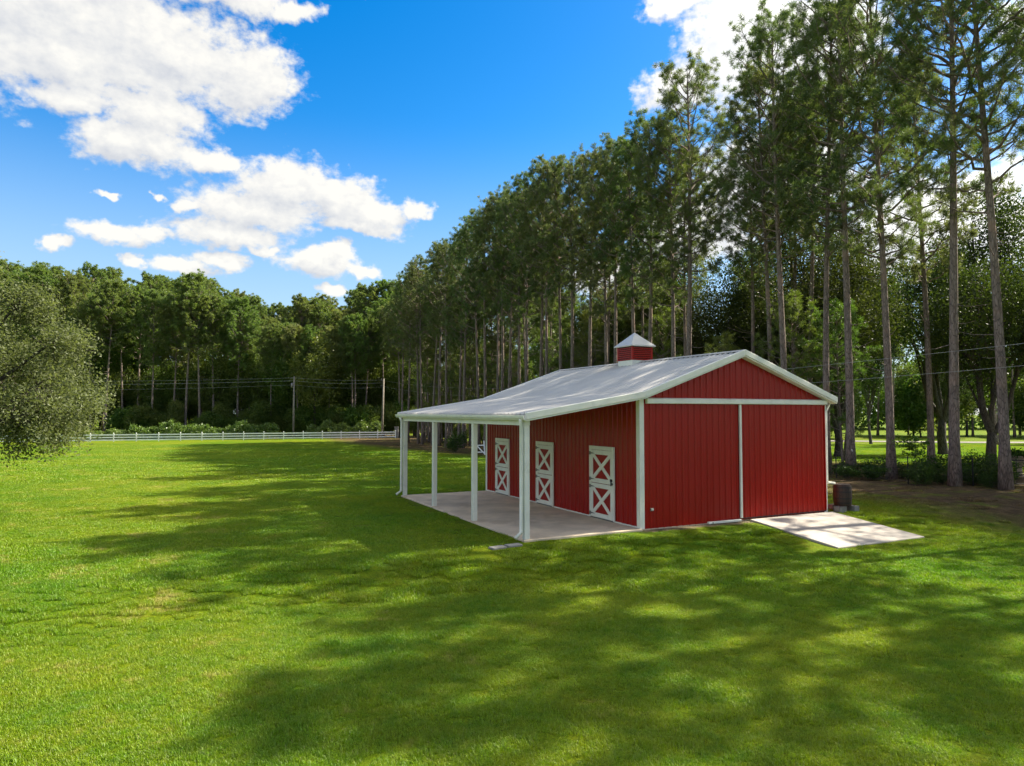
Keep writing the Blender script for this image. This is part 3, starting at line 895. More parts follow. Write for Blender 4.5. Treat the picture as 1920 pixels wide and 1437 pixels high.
def crown_points(rng, centre, radii, nlobes, nclump, per, clump_r, lobe_r=(0.30, 0.5), shell=0.55, reach=0.72):
    """leaf positions: lobes spread over an ellipsoid, clumps over each lobe's outer side"""
    centre = np.array(centre); radii = np.array(radii)
    dirs = unit_rand(nlobes, rng)
    dirs[:, 2] = dirs[:, 2] * 0.9 + 0.08
    dist = rng.uniform(0.25, 0.78, (nlobes, 1)) ** 0.6
    lc = dirs * dist * reach
    lr = rng.uniform(lobe_r[0], lobe_r[1], nlobes)
    pick = rng.integers(0, nlobes, nclump)
    cd = unit_rand(nclump, rng)
    out = lc[pick] + 1e-6
    on = out / (np.linalg.norm(out, axis=1, keepdims=True))
    cd = cd + on * 0.5; cd /= np.linalg.norm(cd, axis=1, keepdims=True)
    rr_ = lr[pick] * rng.uniform(shell, 1.05, nclump)
    cp = lc[pick] + cd * rr_[:, None]
    cp = centre + cp * radii
    P = cp[:, None, :] + rng.normal(0, clump_r, (nclump, per, 3)) * np.array([1, 1, 0.8])
    return P.reshape(-1, 3), centre + lc * radii, cp

def make_broadleaf(seed, h, r, base, mat, nlobes=16, nclump=420, per=26, leaf=0.24, clump_r=0.38, rad=0.18, limbs=True, bark_m=None, multi=1, lobe_r=(0.30, 0.5), lowfork=None, aspect=0.55):
    rng = np.random.default_rng(seed)
    c = (0, 0, (h + base) / 2)
    P, lobes, cp = crown_points(rng, c, (r, r, (h - base) / 2), nlobes, nclump, per, clump_r, lobe_r)
    P = P[P[:, 2] > 0.05]
    Vl, Fl = leaves(P, rng, leaf, aspect=aspect)
    tr = MB()
    fork = lowfork if lowfork is not None else base + (h - base) * 0.25
    for s in range(multi):
        off = np.array([rng.uniform(-0.25, 0.25), rng.uniform(-0.25, 0.25), 0]) * (multi > 1)
        top = np.array([rng.uniform(-.3, .3) + off[0] * 3, rng.uniform(-.3, .3) + off[1] * 3, fork])
        tr.tube([tuple(off + np.array([0, 0, -0.25])), tuple(off + np.array([0, 0, 0.25])), tuple((off + top) / 2 + rng.normal(0, 0.06, 3)), tuple(top)],
                [rad * 1.55, rad * 1.12, rad * 0.95, rad * 0.82], 9)
        ord_ = lobes[s::multi]
        nm = 5 if len(ord_) > 12 else 4
        azs = np.arctan2(ord_[:, 1], ord_[:, 0]) + rng.normal(0, 0.25, len(ord_))
        which = ((azs + math.pi) / (2 * math.pi) * nm).astype(int) % nm
        main = []
        for g_ in range(nm):
            sel = ord_[which == g_]
            c_ = sel.mean(0) if len(sel) else np.array([0, 0, h * 0.7])
            e_ = top * 0.45 + c_ * 0.55 + rng.normal(0, 0.15, 3)
            st = top - np.array([0, 0, rng.uniform(0, 0.25 * max(0.2, fork - 0.4))])
            kn = st * 0.5 + e_ * 0.5 + np.array([rng.normal(0, 0.18), rng.normal(0, 0.18), -0.08 * np.linalg.norm(e_ - st)])
            tr.tube([tuple(st), tuple(kn), tuple(e_)], [rad * 0.62, rad * 0.5, rad * 0.34], 7, False)
            main.append((kn, e_))
        for lb, w_ in zip(ord_, which):
            kn, e_ = main[w_]
            o_ = e_ if rng.uniform() < 0.65 else kn
            m1 = (o_ + lb) / 2 + rng.normal(0, 0.22, 3)
            tr.tube([tuple(o_), tuple(m1), tuple(lb)], [rad * 0.32, rad * 0.22, rad * 0.11], 5, False)
            near = cp[np.argsort(np.linalg.norm(cp - lb, axis=1))[:7]]
            for q in near:
                tr.tube([tuple(lb if rng.uniform() < .6 else m1), tuple((lb + q) / 2 + rng.normal(0, 0.12, 3)), tuple(q)], [rad * 0.14, rad * 0.09, 0.008], 3, False)
    return tr.mesh("trunk", bark_m or OAK_BARK, True), mesh_np("crown", Vl, Fl, mat)

def plant(name, meshes, x, y, scale, rz, label, cat, group=None, sz=None, tilt=(0, 0), sink=0.0):
    o = empty(name, (x, y, float(gz(x, y)) - sink), rz)
    o.scale = (scale, scale, sz or scale)
    o.rotation_euler = (tilt[0], tilt[1], rz)
    finish(o, label, cat, group)
    for m in meshes:
        link(m.name.split('.')[0], m, o)
    return o

# ---- prototypes (meshes shared between the copies)
PINES = [make_pine(100 + i, 25.0, cb, rm_, dn) for i, (cb, rm_, dn) in enumerate(((0.50, 3.1, 1.0), (0.54, 2.9, 0.95), (0.44, 3.2, 1.0), (0.56, 2.9, 1.0), (0.48, 3.0, 1.05), (0.58, 2.9, 0.9)))]
BIGPINES = [make_pine(200 + i, 25.5, cb, rm_, dn, None, 27, 0.27, 0.0105, 0.215) for i, (cb, rm_, dn) in enumerate(((0.44, 3.7, 1.0), (0.48, 3.4, 1.0), (0.40, 3.8, 1.05), (0.46, 3.4, 1.0)))]
YPINES = [make_pine(300 + i, 13.0, 0.22, 2.5, 0.8, NEEDLES_Y, 18, 0.30, 0.015, 0.10) for i in range(3)]
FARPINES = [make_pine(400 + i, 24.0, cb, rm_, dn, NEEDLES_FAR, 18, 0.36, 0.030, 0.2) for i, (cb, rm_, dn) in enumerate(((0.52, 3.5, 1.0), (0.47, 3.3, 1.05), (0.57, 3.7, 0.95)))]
WOODS = [make_broadleaf(500 + i, 18.0, 4.6, 2.5, LEAF_WOOD, 22, 620, 26, 0.30, 0.42, 0.2) for i in range(3)]
WOODY = make_broadleaf(520, 18.0, 4.2, 3.0, LEAF_YEL, 22, 560, 24, 0.30, 0.42, 0.2)
UNDER = [make_broadleaf(540 + i, 7.0, 2.8, 0.0, LEAF_WOOD, 16, 420, 24, 0.26, 0.36, 0.08) for i in range(3)]
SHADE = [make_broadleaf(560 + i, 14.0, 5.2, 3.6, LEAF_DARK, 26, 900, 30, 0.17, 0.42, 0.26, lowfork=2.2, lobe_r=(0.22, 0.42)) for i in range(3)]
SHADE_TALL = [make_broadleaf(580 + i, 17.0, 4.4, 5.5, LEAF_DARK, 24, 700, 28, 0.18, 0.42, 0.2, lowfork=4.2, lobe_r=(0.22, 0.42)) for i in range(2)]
BUSH = [make_broadleaf(600 + i, 1.3, 0.9, 0.0, LEAF_SHRUB, 9, 110, 16, 0.10, 0.14, 0.025, lowfork=0.25) for i in range(3)]

# ---- front row of pines along the barn
ORD = ["first", "second", "third", "fourth", "fifth", "sixth", "seventh", "eighth", "ninth", "tenth", "eleventh", "twelfth", "thirteenth", "fourteenth", "fifteenth", "sixteenth", "seventeenth", "eighteenth", "nineteenth", "twentieth",
       "twenty-first", "twenty-second", "twenty-third", "twenty-fourth", "twenty-fifth", "twenty-sixth", "twenty-seventh", "twenty-eighth", "twenty-ninth", "thirtieth", "thirty-first", "thirty-second", "thirty-third", "thirty-fourth", "thirty-fifth", "thirty-sixth"]
# (along the row, across the row, which shape, height factor, girth factor)
row = [
    (1.2, 19.3, 'b', 0, 1.02, 1.0), (3.0, 18.9, 'b', 1, 1.04, 1.0), (6.3, 19.5, 'b', 2, 0.98, 0.85), (8.1, 19.0, 'b', 3, 1.04, 0.95), (9.95, 19.6, 'p', 2, 1.0, 0.9), (12.0, 19.0, 'b', 0, 1.0, 0.9),
    (14.3, 20.4, 'p', 4, 0.94, 0.8), (20.2, 19.0, 'b', 1, 1.02, 1.0), (22.0, 19.3, 'p', 2, 0.93, 0.85), (24.2, 18.8, 'p', 0, 0.97, 0.95), (26.2, 19.2, 'p', 4, 0.93, 0.85), (28.2, 18.9, 'p', 1, 0.97, 0.85), (29.8, 19.4, 'p', 2, 0.94, 0.85),
    (32.0, 19.0, 'p', 3, 0.99, 0.9), (35.0, 19.1, 'p', 0, 1.0, 1.0), (37.3, 19.3, 'p', 5, 1.02, 0.85), (38.8, 18.7, 'p', 4, 1.04, 0.85), (40.8, 19.2, 'p', 1, 1.0, 1.0), (43.2, 19.0, 'p', 2, 1.04, 1.0), (45.0, 19.3, 'p', 3, 1.02, 0.95), (46.8, 18.8, 'p', 0, 1.04, 0.8),
    (48.8, 19.0, 'p', 5, 1.05, 1.0), (50.2, 19.2, 'p', 4, 1.02, 0.9), (52.6, 19.0, 'p', 1, 1.03, 1.0), (54.6, 19.1, 'p', 0, 1.02, 0.95), (58.8, 18.9, 'p', 2, 1.02, 1.0), (61.0, 19.3, 'p', 4, 1.0, 0.9), (64.4, 19.0, 'p', 3, 1.0, 0.85),
    (67.0, 19.0, 'p', 0, 1.02, 1.1), (70.0, 19.2, 'p', 5, 1.0, 0.9), (73.4, 19.0, 'p', 1, 1.0, 0.9), (76.0, 19.3, 'p', 2, 0.98, 0.9), (79.6, 18.9, 'p', 3, 0.97, 1.0), (82.6, 19.0, 'p', 4, 0.96, 0.9)]
SPECIAL = {
    1.2: "pine at the right end of the front row, beside the black gate",
    3.0: "thickest bare pine trunk at the right, standing before the dark spreading oak",
    6.3: "slim straight pine trunk between the barrel and the thickest pine",
    8.1: "bare pine trunk with a small white tag, just right of the barn eave",
    9.95: "pine trunk rising just above the right eave of the barn roof",
    12.0: "broad-crowned pine rising behind the barn gable peak with green shoots on its trunk",
    20.2: "full rounded pine just right of the cupola, tallest against the white cloud",
    24.2: "pine trunk rising immediately behind the right side of the red cupola",
    82.6: "last pine at the far end of the front row, near the fence",
}
for i, (u, v, kind, k, hs, gs) in enumerate(row):
    x, y = site(u, v)
    lb = SPECIAL.get(u, "bare-trunked pine, %s from the right in the front row behind" % ORD[i])
    src = BIGPINES[k] if kind == 'b' else PINES[k]
    plant("pine_tree", src, x, y, 1.0 * (0.5 + 0.5 * gs), random.uniform(0, 6.28), lb, "pine tree", "front row of tall pines behind the barn", sz=hs, tilt=(random.uniform(-.012, .012), random.uniform(-.012, .012)))
# the row goes on out of the picture to the right and casts the foreground shade
for i, u in enumerate((-2.4, -5.6, -8.9, -12.2, -15.4, -18.6)):
    x, y = site(u, 19.2 + random.uniform(-.5, .5))
    plant("pine_tree", (BIGPINES + PINES)[(i * 3 + 1) % 10], x, y, random.uniform(0.92, 1.05), random.uniform(0, 6.28), "tall pine in the row beyond the right edge whose shade falls on the near lawn", "pine tree", "pines beyond the right edge")

# second and third rows, seen between the trunks
def over(x, y):
    p = 960 + 1280 * x / y
    for lim, t in ((790, "at the far end of the row by the fence"), (870, "over the far corner of the porch roof"), (950, "over the middle of the porch roof"), (1030, "over the near half of the porch roof"), (1110, "over the roof left of the cupola"),
                   (1190, "behind the cupola"), (1290, "between the cupola and the gable peak"), (1420, "over the gable peak"), (1570, "over the right slope of the gable"), (4000, "right of the barn")):
        if p < lim: return t
rr2 = random.Random(5)
for v0, us in ((22.8, np.concatenate([np.arange(14.0, 46, 5.0), np.arange(47.0, 86, 3.2)])), (26.4, np.arange(52.0, 88, 4.2))):
    for u in us:
        x, y = site(u + rr2.uniform(-.8, .8), v0 + rr2.uniform(-.9, .9))
        plant("pine_tree", PINES[rr2.randrange(6)], x, y, rr2.uniform(0.78, 0.92), rr2.uniform(0, 6.28), "slender pine behind the front row, " + over(x, y), "pine tree", "pines crowded behind the front row", sz=rr2.uniform(0.80, 0.94))
# young bright pines under the tall ones
for u in np.concatenate([np.arange(36, 84, 2.6), np.arange(30, 84, 3.4)]):
    x, y = site(u + rr2.uniform(-.9, .9), rr2.uniform(22.0, 29.0))
    plant("young_pine", YPINES[rr2.randrange(3)], x, y, rr2.uniform(0.75, 1.15), rr2.uniform(0, 6.28), "light green young pine under the tall row, " + over(x, y), "pine tree", "young pines under the row")
for (u, v, s, lb) in ((13.2, 21.2, 0.75, "bushy young pine close behind the barn gable peak"), (18.6, 21.0, 0.62, "low bushy young pine right of the cupola"), (11.2, 22.4, 0.7, "bushy young pine filling the gap above the right eave"), (23.4, 21.5, 0.55, "small bright young pine left of the cupola")):
    x, y = site(u, v)
    plant("young_pine", YPINES[rr2.randrange(3)], x, y, s, rr2.uniform(0, 6.28), lb, "pine tree", "young pines near the barn")
# low broad bushes along the foot of the row
for u in np.arange(24, 88, 1.9):
    x, y = site(u + rr2.uniform(-.6, .6), rr2.uniform(24.0, 30.0))
    plant("undergrowth_shrub", UNDER[rr2.randrange(3)], x, y, rr2.uniform(0.5, 0.95), rr2.uniform(0, 6.28), "dark shrub under the pine belt, " + over(x, y), "shrub", "shrubs under the pine belt")

# dark spreading hardwoods behind the right part of the row
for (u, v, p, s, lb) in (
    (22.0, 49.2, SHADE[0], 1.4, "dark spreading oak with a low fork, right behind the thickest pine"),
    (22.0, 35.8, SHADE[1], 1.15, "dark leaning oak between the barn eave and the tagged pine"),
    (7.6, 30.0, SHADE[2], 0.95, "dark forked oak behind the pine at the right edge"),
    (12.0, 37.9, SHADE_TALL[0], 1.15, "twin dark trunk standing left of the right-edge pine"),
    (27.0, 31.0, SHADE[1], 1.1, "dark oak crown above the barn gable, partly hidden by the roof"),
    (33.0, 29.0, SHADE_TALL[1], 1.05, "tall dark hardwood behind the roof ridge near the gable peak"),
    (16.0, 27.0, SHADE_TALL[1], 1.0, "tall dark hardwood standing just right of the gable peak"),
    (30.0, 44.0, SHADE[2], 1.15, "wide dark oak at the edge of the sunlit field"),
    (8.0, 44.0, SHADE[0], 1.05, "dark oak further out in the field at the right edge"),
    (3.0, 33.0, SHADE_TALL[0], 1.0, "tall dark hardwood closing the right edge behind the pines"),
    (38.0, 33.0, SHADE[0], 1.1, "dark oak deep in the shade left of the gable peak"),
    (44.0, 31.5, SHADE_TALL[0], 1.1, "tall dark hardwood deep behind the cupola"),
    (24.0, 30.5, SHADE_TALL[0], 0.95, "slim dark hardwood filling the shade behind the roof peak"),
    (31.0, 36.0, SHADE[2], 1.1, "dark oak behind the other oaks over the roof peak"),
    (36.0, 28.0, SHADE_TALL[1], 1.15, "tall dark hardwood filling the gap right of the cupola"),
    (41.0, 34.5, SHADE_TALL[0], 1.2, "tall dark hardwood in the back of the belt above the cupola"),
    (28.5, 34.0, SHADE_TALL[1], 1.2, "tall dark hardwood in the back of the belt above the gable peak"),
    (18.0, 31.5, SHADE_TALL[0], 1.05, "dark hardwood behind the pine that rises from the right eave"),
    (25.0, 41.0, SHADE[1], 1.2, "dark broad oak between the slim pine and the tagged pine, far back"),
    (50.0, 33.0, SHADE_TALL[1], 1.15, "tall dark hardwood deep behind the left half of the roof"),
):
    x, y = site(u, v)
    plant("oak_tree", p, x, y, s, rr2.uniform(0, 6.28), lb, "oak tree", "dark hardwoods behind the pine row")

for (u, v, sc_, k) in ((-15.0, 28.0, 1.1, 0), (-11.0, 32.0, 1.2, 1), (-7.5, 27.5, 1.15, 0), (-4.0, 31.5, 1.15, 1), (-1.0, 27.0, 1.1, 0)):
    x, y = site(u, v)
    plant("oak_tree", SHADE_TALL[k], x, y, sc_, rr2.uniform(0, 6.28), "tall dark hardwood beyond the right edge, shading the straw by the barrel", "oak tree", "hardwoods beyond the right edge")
for (u, v, lb) in ((8.6, 26.2, "slim pine in the second row, just left of the thickest pine"), (17.5, 26.5, "slim pine in the second row, behind the tagged pine"), (17.0, 25.0, "thin pine in the second row behind the barn eave")):
    x, y = site(u, v)
    plant("pine_tree", PINES[int(u) % 6], x, y, rr2.uniform(0.85, 0.95), rr2.uniform(0, 6.28), lb, "pine tree")

# far side of the field on the right: trees by the road
for i in range(16):
    x = 26 + i * 6.2 + rr2.uniform(-2, 2); y = 93 + rr2.uniform(-3, 1.5) - 0.05 * i
    p = (SHADE_TALL + [PINES[1], PINES[3]])[i % 4]
    plant("roadside_tree", p, x, y, rr2.uniform(0.75, 1.0), rr2.uniform(0, 6.28), "slim tree by the pale road, " + over(x, y), "tree", "trees by the far road")
for i in range(84):
    x = -2 + i * 2.2 + rr2.uniform(-1.5, 1.5); y = 116 + rr2.uniform(-3, 16)
    p = (WOODS + FARPINES + UNDER)[i % 9]
    plant("far_tree", p, x, y, rr2.uniform(0.85, 1.15) * (1.7 if i % 9 > 5 else 1), rr2.uniform(0, 6.28), "dense far tree beyond the road, " + over(x, y), "tree", "trees beyond the far road")

# ---- woods behind the white fence
def sky_h(px):
    # height of the tree line over the fence, metres above the ground there, along the picture's width
    a = [(-200, 29), (40, 30), (150, 29.5), (215, 27.5), (300, 28), (380, 27.5), (430, 26.5), (455, 23.5), (520, 24.0), (590, 23.5), (640, 22.0), (665, 24.5), (720, 27), (800, 28)]
    for (p, q) in zip(a[:-1], a[1:]):
        if p[0] <= px <= q[0]:
            return p[1] + (q[1] - p[1]) * (px - p[0]) / (q[0] - p[0])
    return 22
def wood_at(bearing, depth):
    return (bearing - 960) / 1280 * depth, depth
def where(b):
    for lim, t in ((60, "over the live oak at the left"), (200, "just right of the live oak"), (330, "above the left end of the hedge"), (440, "above the left hedge"), (540, "left of the first utility pole"), (640, "right of the first utility pole"), (2000, "near the leaning pole")):
        if b < lim: return t
RANK = {124: "front", 128: "second rank", 136: "middle", 141: "deep middle", 145: "back", 155: "far back"}
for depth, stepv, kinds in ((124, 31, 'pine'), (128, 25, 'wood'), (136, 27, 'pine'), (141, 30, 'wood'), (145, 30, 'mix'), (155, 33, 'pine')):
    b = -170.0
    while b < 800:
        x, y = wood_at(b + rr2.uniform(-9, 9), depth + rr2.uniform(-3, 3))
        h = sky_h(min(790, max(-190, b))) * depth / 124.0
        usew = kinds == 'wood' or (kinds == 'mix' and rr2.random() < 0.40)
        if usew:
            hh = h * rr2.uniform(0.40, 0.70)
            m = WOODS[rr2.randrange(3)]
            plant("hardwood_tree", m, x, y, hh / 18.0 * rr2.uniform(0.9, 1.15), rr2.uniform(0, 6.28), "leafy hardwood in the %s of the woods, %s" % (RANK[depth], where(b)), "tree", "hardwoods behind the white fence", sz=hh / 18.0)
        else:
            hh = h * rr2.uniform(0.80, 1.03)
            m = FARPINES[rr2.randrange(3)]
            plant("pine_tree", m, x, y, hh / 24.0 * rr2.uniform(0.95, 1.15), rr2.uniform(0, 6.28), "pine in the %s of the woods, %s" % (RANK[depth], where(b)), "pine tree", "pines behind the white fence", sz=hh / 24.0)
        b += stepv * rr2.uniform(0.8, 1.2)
for (b, dep, hh, m, lb) in ((592, 120, 19.8, WOODY, "yellow-green broad tree in the middle of the woods, right of the first utility pole"), (545, 124, 20.5, WOODS[0], "dense green tree above the first utility pole"), (665, 122, 21.0, FARPINES[0], "dark pine at the gap where the woods meet the pine row")):
    x, y = wood_at(b, dep)
    plant("hardwood_tree" if m is not FARPINES[0] else "pine_tree", m, x, y, hh / 18.0 if m is not FARPINES[0] else hh / 24.0, 1.0, lb, "tree")
b = -150.0
while b < 790:
    x, y = wood_at(b, 121.5 + rr2.uniform(-1, 2))
    if not 160 < b < 240:
        plant("undergrowth_shrub", UNDER[rr2.randrange(3)], x, y, rr2.uniform(0.7, 1.3), rr2.uniform(0, 6.28), "dark shrub at the foot of the woods, %s" % where(b), "shrub", "shrubs at the edge of the woods", sz=rr2.uniform(0.4, 1.0))
    b += 15

# the wood goes on as one mass far behind
def far_wood():
    rng = np.random.default_rng(31)
    n = 7500
    a = rng.uniform(-0.98, 1.25, n)
    d = rng.uniform(168, 190, n)
    zc = rng.uniform(0, 1, n) ** 0.8 * (17 + 3 * np.sin(a * 31) + 2 * np.sin(a * 77))
    C = np.stack([a * d, d, zc - 1.2], -1)
    P = (C[:, None, :] + rng.normal(0, 0.9, (n, 14, 3))).reshape(-1, 3)
    V_, F_ = leaves(P, rng, 1.0, 0.4, 0.7)
    finish(link("distant_woods", mesh_np("distant_woods", V_, F_, LEAF_WOOD)), "far dark woods filling the gaps behind the trees", kind="stuff")
far_wood()

# ---- live oak at the left edge
def live_oak():
    rng = np.random.default_rng(77)
    P, lobes, cp = crown_points(rng, (0, 0, 4.15), (5.8, 5.3, 4.4), 46, 3300, 52, 0.20, (0.12, 0.34), 0.45, 0.84)
    # hanging fringe on the right side
    Q = P[rng.integers(0, len(P), 9000)] + np.array([0, 0, -0.3])
    P = np.concatenate([P, Q]); P = P[P[:, 2] > 0.55]
    Vl, Fl = leaves(P, rng, 0.098, 0.7, 0.48)
    tr = MB()
    top = np.array([0, 0, 2.0])
    tr.tube([(0, 0, -0.3), (0, 0, 0.3), (0.05, 0, 1.2), tuple(top)], [0.5, 0.36, 0.31, 0.3], 12)
    for lb in lobes:
        m1 = top * 0.55 + lb * 0.45 + rng.normal(0, 0.2, 3)
        tr.tube([tuple(top - np.array([0, 0, rng.uniform(0, 0.5)])), tuple(m1), tuple(lb)], [0.13, 0.08, 0.03], 6, False)
        for q in cp[np.argsort(np.linalg.norm(cp - lb, axis=1))[:30]]:
            tr.tube([tuple(lb), tuple((lb + q) / 2 + rng.normal(0, 0.08, 3)), tuple(q)], [0.025, 0.015, 0.006], 3, False)
    return tr.mesh("trunk", OAK_BARK, True), mesh_np("crown", Vl, Fl, LEAF_OAK)
OAKX, OAKY = -17.9, 20.0
plant("live_oak", live_oak(), OAKX, OAKY, 1.0, 0.4, "big grey-green live oak reaching in at the left edge of the lawn", "oak tree")

# ---- hedges behind the fence
def hedge(b0, b1, dep0, dep1, h, label, seed):
    rng = np.random.default_rng(seed)
    n = 900
    t = rng.uniform(0, 1, n)
    x0, y0 = wood_at(b0, dep0); x1, y1 = wood_at(b1, dep1)
    bump = 0.75 + 0.25 * np.sin(t * 19 + seed) * np.sin(t * 7.3)
    hh = h * bump
    th = rng.uniform(0, math.pi, n)
    cz = np.sin(th) * hh * rng.uniform(0.8, 1.05, n)
    cy_ = np.cos(th) * 1.1
    C = np.stack([(x1 - x0) * (t - 0.5), (y1 - y0) * (t - 0.5) + cy_, cz], -1)
    P = (C[:, None, :] + rng.normal(0, 0.16, (n, 22, 3))).reshape(-1, 3)
    P[:, 2] = np.abs(P[:, 2])
    V_, F_ = leaves(P, rng, 0.22, 0.5, 0.7)
    cx, cyy = (x0 + x1) / 2, (y0 + y1) / 2
    o = empty("vine_hedge", (cx, cyy, float(gz(cx, cyy)))); finish(o, label, "hedge", "vine hedges behind the fence")
    link("foliage", mesh_np("foliage", V_, F_, LEAF_VINE), o)
    mb = MB()
    for q in np.linspace(0.03, 0.97, 16):
        mb.tube([((x1 - x0) * (q - .5), (y1 - y0) * (q - .5), -0.1), ((x1 - x0) * (q - .5) + rng.normal(0, .2), (y1 - y0) * (q - .5), h * 0.7)], [0.05, 0.02], 5)
    mb.build("stems", OAK_BARK, o)
hedge(248, 524, 107.5, 112.0, 2.9, "bright vine-covered hedge behind the fence, left of the first utility pole", 3)
hedge(580, 712, 114.5, 117.5, 2.9, "bright vine-covered hedge between the two utility poles", 9)
hedge(140, 246, 106.5, 107.4, 1.6, "low dull brushy hedge behind the left part of the fence", 4)

# ---- white rail fence
def white_fence():
    A = np.array([(-60 - 960) / 1280 * 95.0, 95.0]); B = np.array([(742 - 960) / 1280 * 115.5, 115.5])
    ln = float(np.linalg.norm(B - A)); nb = int(round(ln / 3.0)); bay = ln / nb
    d = (B - A) / ln; ang = math.atan2(d[1], d[0])
    z0 = -1.2
    f = empty("rail_fence", (A[0], A[1], z0), ang)
    finish(f, "long white three-rail fence across the far end of the lawn", "fence")
    mp = MB(); mp.box(-0.065, 0.065, -0.065, 0.065, -0.2, 1.24)
    mp.add([(-0.08, -0.08, 1.24), (0.08, -0.08, 1.24), (0.08, 0.08, 1.24), (-0.08, 0.08, 1.24), (0, 0, 1.32)], [(3, 2, 1, 0), (0, 1, 4), (1, 2, 4), (2, 3, 4), (3, 0, 4)])
    mp = mp.mesh("post", FENCE_WHITE)
    mr = MB().box(0.066, bay - 0.066, -0.025, 0.025, -0.085, 0.085).mesh("rail", FENCE_WHITE)
    for i in range(nb + 1):
        zz = float(gz(A[0] + d[0] * bay * i, A[1] + d[1] * bay * i)) - z0
        link("post", mp, f, (i * bay, 0, zz))
        if i < nb:
            for h in (0.24, 0.62, 1.0):
                link("rail", mr, f, (i * bay, 0, zz + h))
white_fence()
# grey end post
x, y = wood_at(744, 116.4)
gp = empty("gate_pillar", (x, y, float(gz(x, y)))); finish(gp, "thick grey pillar at the right end of the white fence", "pillar")
MB().box(-0.3, 0.3, -0.3, 0.3, -0.1, 1.75).build("shaft", BLOCK, gp, bevel=0.02)
MB().box(-0.36, 0.36, -0.36, 0.36, 1.751, 1.88).build("cap", BLOCK, gp, bevel=0.02)

# ---- utility poles and wires
def utility_pole(b, dep, h, label, lean, fittings):
    x, y = wood_at(b, dep); z = float(gz(x, y))
    p = empty("utility_pole", (x, y, z)); p.rotation_euler = (0, lean, 0)
    finish(p, label, "utility pole", "wooden utility poles by the fence")
    MB().tube([(0, 0, -0.5), (0, 0, h * 0.5), (0, 0, h)], [0.19, 0.16, 0.12], 10).build("shaft", POLEWOOD, p, True)
    for dz in fittings:
        mi = MB(); mi.tube([(-0.1, 0, h - dz), (-0.42, 0, h - dz)], 0.03, 6); mi.tube([(-0.42, 0, h - dz - 0.06), (-0.42, 0, h - dz + 0.14)], [0.06, 0.035], 8)
        mi.build("insulator", STEEL, p)
    return Vector((x, y, z))
P1 = utility_pole(551, 116.0, 10.4, "weathered utility pole with a transformer bracket standing behind the fence", 0.0, (0.25, 1.3))
P2 = utility_pole(717, 115.0, 10.0, "pale leaning utility pole at the right end of the fence", 0.02, (0.3, 1.2))
tr_ = MB(); tr_.tube([(-0.35, 0, -0.4), (-0.35, 0, -0.35), (-0.35, 0, 0.35), (-0.35, 0, 0.42)], [0.15, 0.2, 0.2, 0.1], 12)
to = tr_.build("transformer", STEEL, None, True, loc=(P1.x, P1.y, P1.z + 8.9)); to.parent = None
to.location = (P1.x, P1.y, P1.z + 8.9)
finish(to, "small grey can transformer hung on the first utility pole", "transformer")

def wire(a, b, sag, label, r=0.014):
    mb = MB(); n = 28
    pts_ = []
    for i in range(n + 1):
        t = i / n
        p = Vector(a).lerp(Vector(b), t); p.z -= sag * 4 * t * (1 - t)
        pts_.append(p)
    mb.tube(pts_, r, 4, False)
    finish(mb.build("power_line", WIRE), label, "wire", "overhead wires")
LX, LY = wood_at(-220, 113.0)
wire((LX, LY, P1.z + 9.9), (P1.x, P1.y, P1.z + 10.2), 0.5, "top overhead wire running left from the first utility pole", 0.016)
wire((LX, LY, P1.z + 9.3), (P1.x, P1.y, P1.z + 9.7), 0.5, "second overhead wire running left from the first utility pole", 0.022)
wire((LX, LY, P1.z + 8.4), (P1.x, P1.y, P1.z + 9.0), 0.6, "lowest overhead wire running left from the first utility pole", 0.014)
wire((P1.x, P1.y, P1.z + 10.2), (P2.x, P2.y, P2.z + 9.8), 0.25, "top overhead wire between the two utility poles", 0.016)
wire((P1.x, P1.y, P1.z + 9.7), (P2.x, P2.y, P2.z + 9.3), 0.3, "second overhead wire between the two utility poles", 0.02)
wire((P1.x, P1.y, P1.z + 9.0), (P2.x, P2.y, P2.z + 8.6), 0.35, "lower overhead wire between the two utility poles", 0.014)
x, y = site(-30.0, 17.2)
wire((x, y, 7.4), (P2.x, P2.y, P2.z + 9.7), 2.6, "upper wire crossing in front of the pine trunks above the barn eave", 0.010)
wire((x, y, 6.5), (P2.x, P2.y, P2.z + 8.7), 2.5, "lower wire crossing in front of the pine trunks near the barn eave", 0.010)

# ---- right edge: wire fence, gate, planter, bushes, sapling
def garden_fence():
    pts_ = [(-7.0, 14.6), (-3.6, 15.4), (0.2, 16.1), (3.3, 17.6), (5.6, 19.4)]
    P = [site(*q) for q in pts_]
    x0, y0 = P[0]
    f = empty("wire_fence", (x0, y0, 0)); finish(f, "thin dark wire fence on slim posts between the pine trunks", "fence")
    for (x, y) in P:
        MB().tube([(x - x0, y - y0, float(gz(x, y)) - 0.2), (x - x0, y - y0, float(gz(x, y)) + 1.25)], 0.028, 6).build("post", IRON, f)
    for (p, q) in zip(P[:-1], P[1:]):
        mb = MB()
        for h in (0.1, 0.4, 0.7, 0.95, 1.15):
            mb.tube([(p[0] - x0, p[1] - y0, float(gz(*p)) + h), (q[0] - x0, q[1] - y0, float(gz(*q)) + h)], 0.005, 3, False)
        ln = math.hypot(q[0] - p[0], q[1] - p[1]); n = int(ln / 0.3)
        for i in range(1, n):
            t = i / n; xx = p[0] + (q[0] - p[0]) * t; yy = p[1] + (q[1] - p[1]) * t; g = float(gz(xx, yy))
            mb.tube([(xx - x0, yy - y0, g + 0.1), (xx - x0, yy - y0, g + 1.15)], 0.003, 3, False)
        mb.build("mesh_wire", IRON, f)
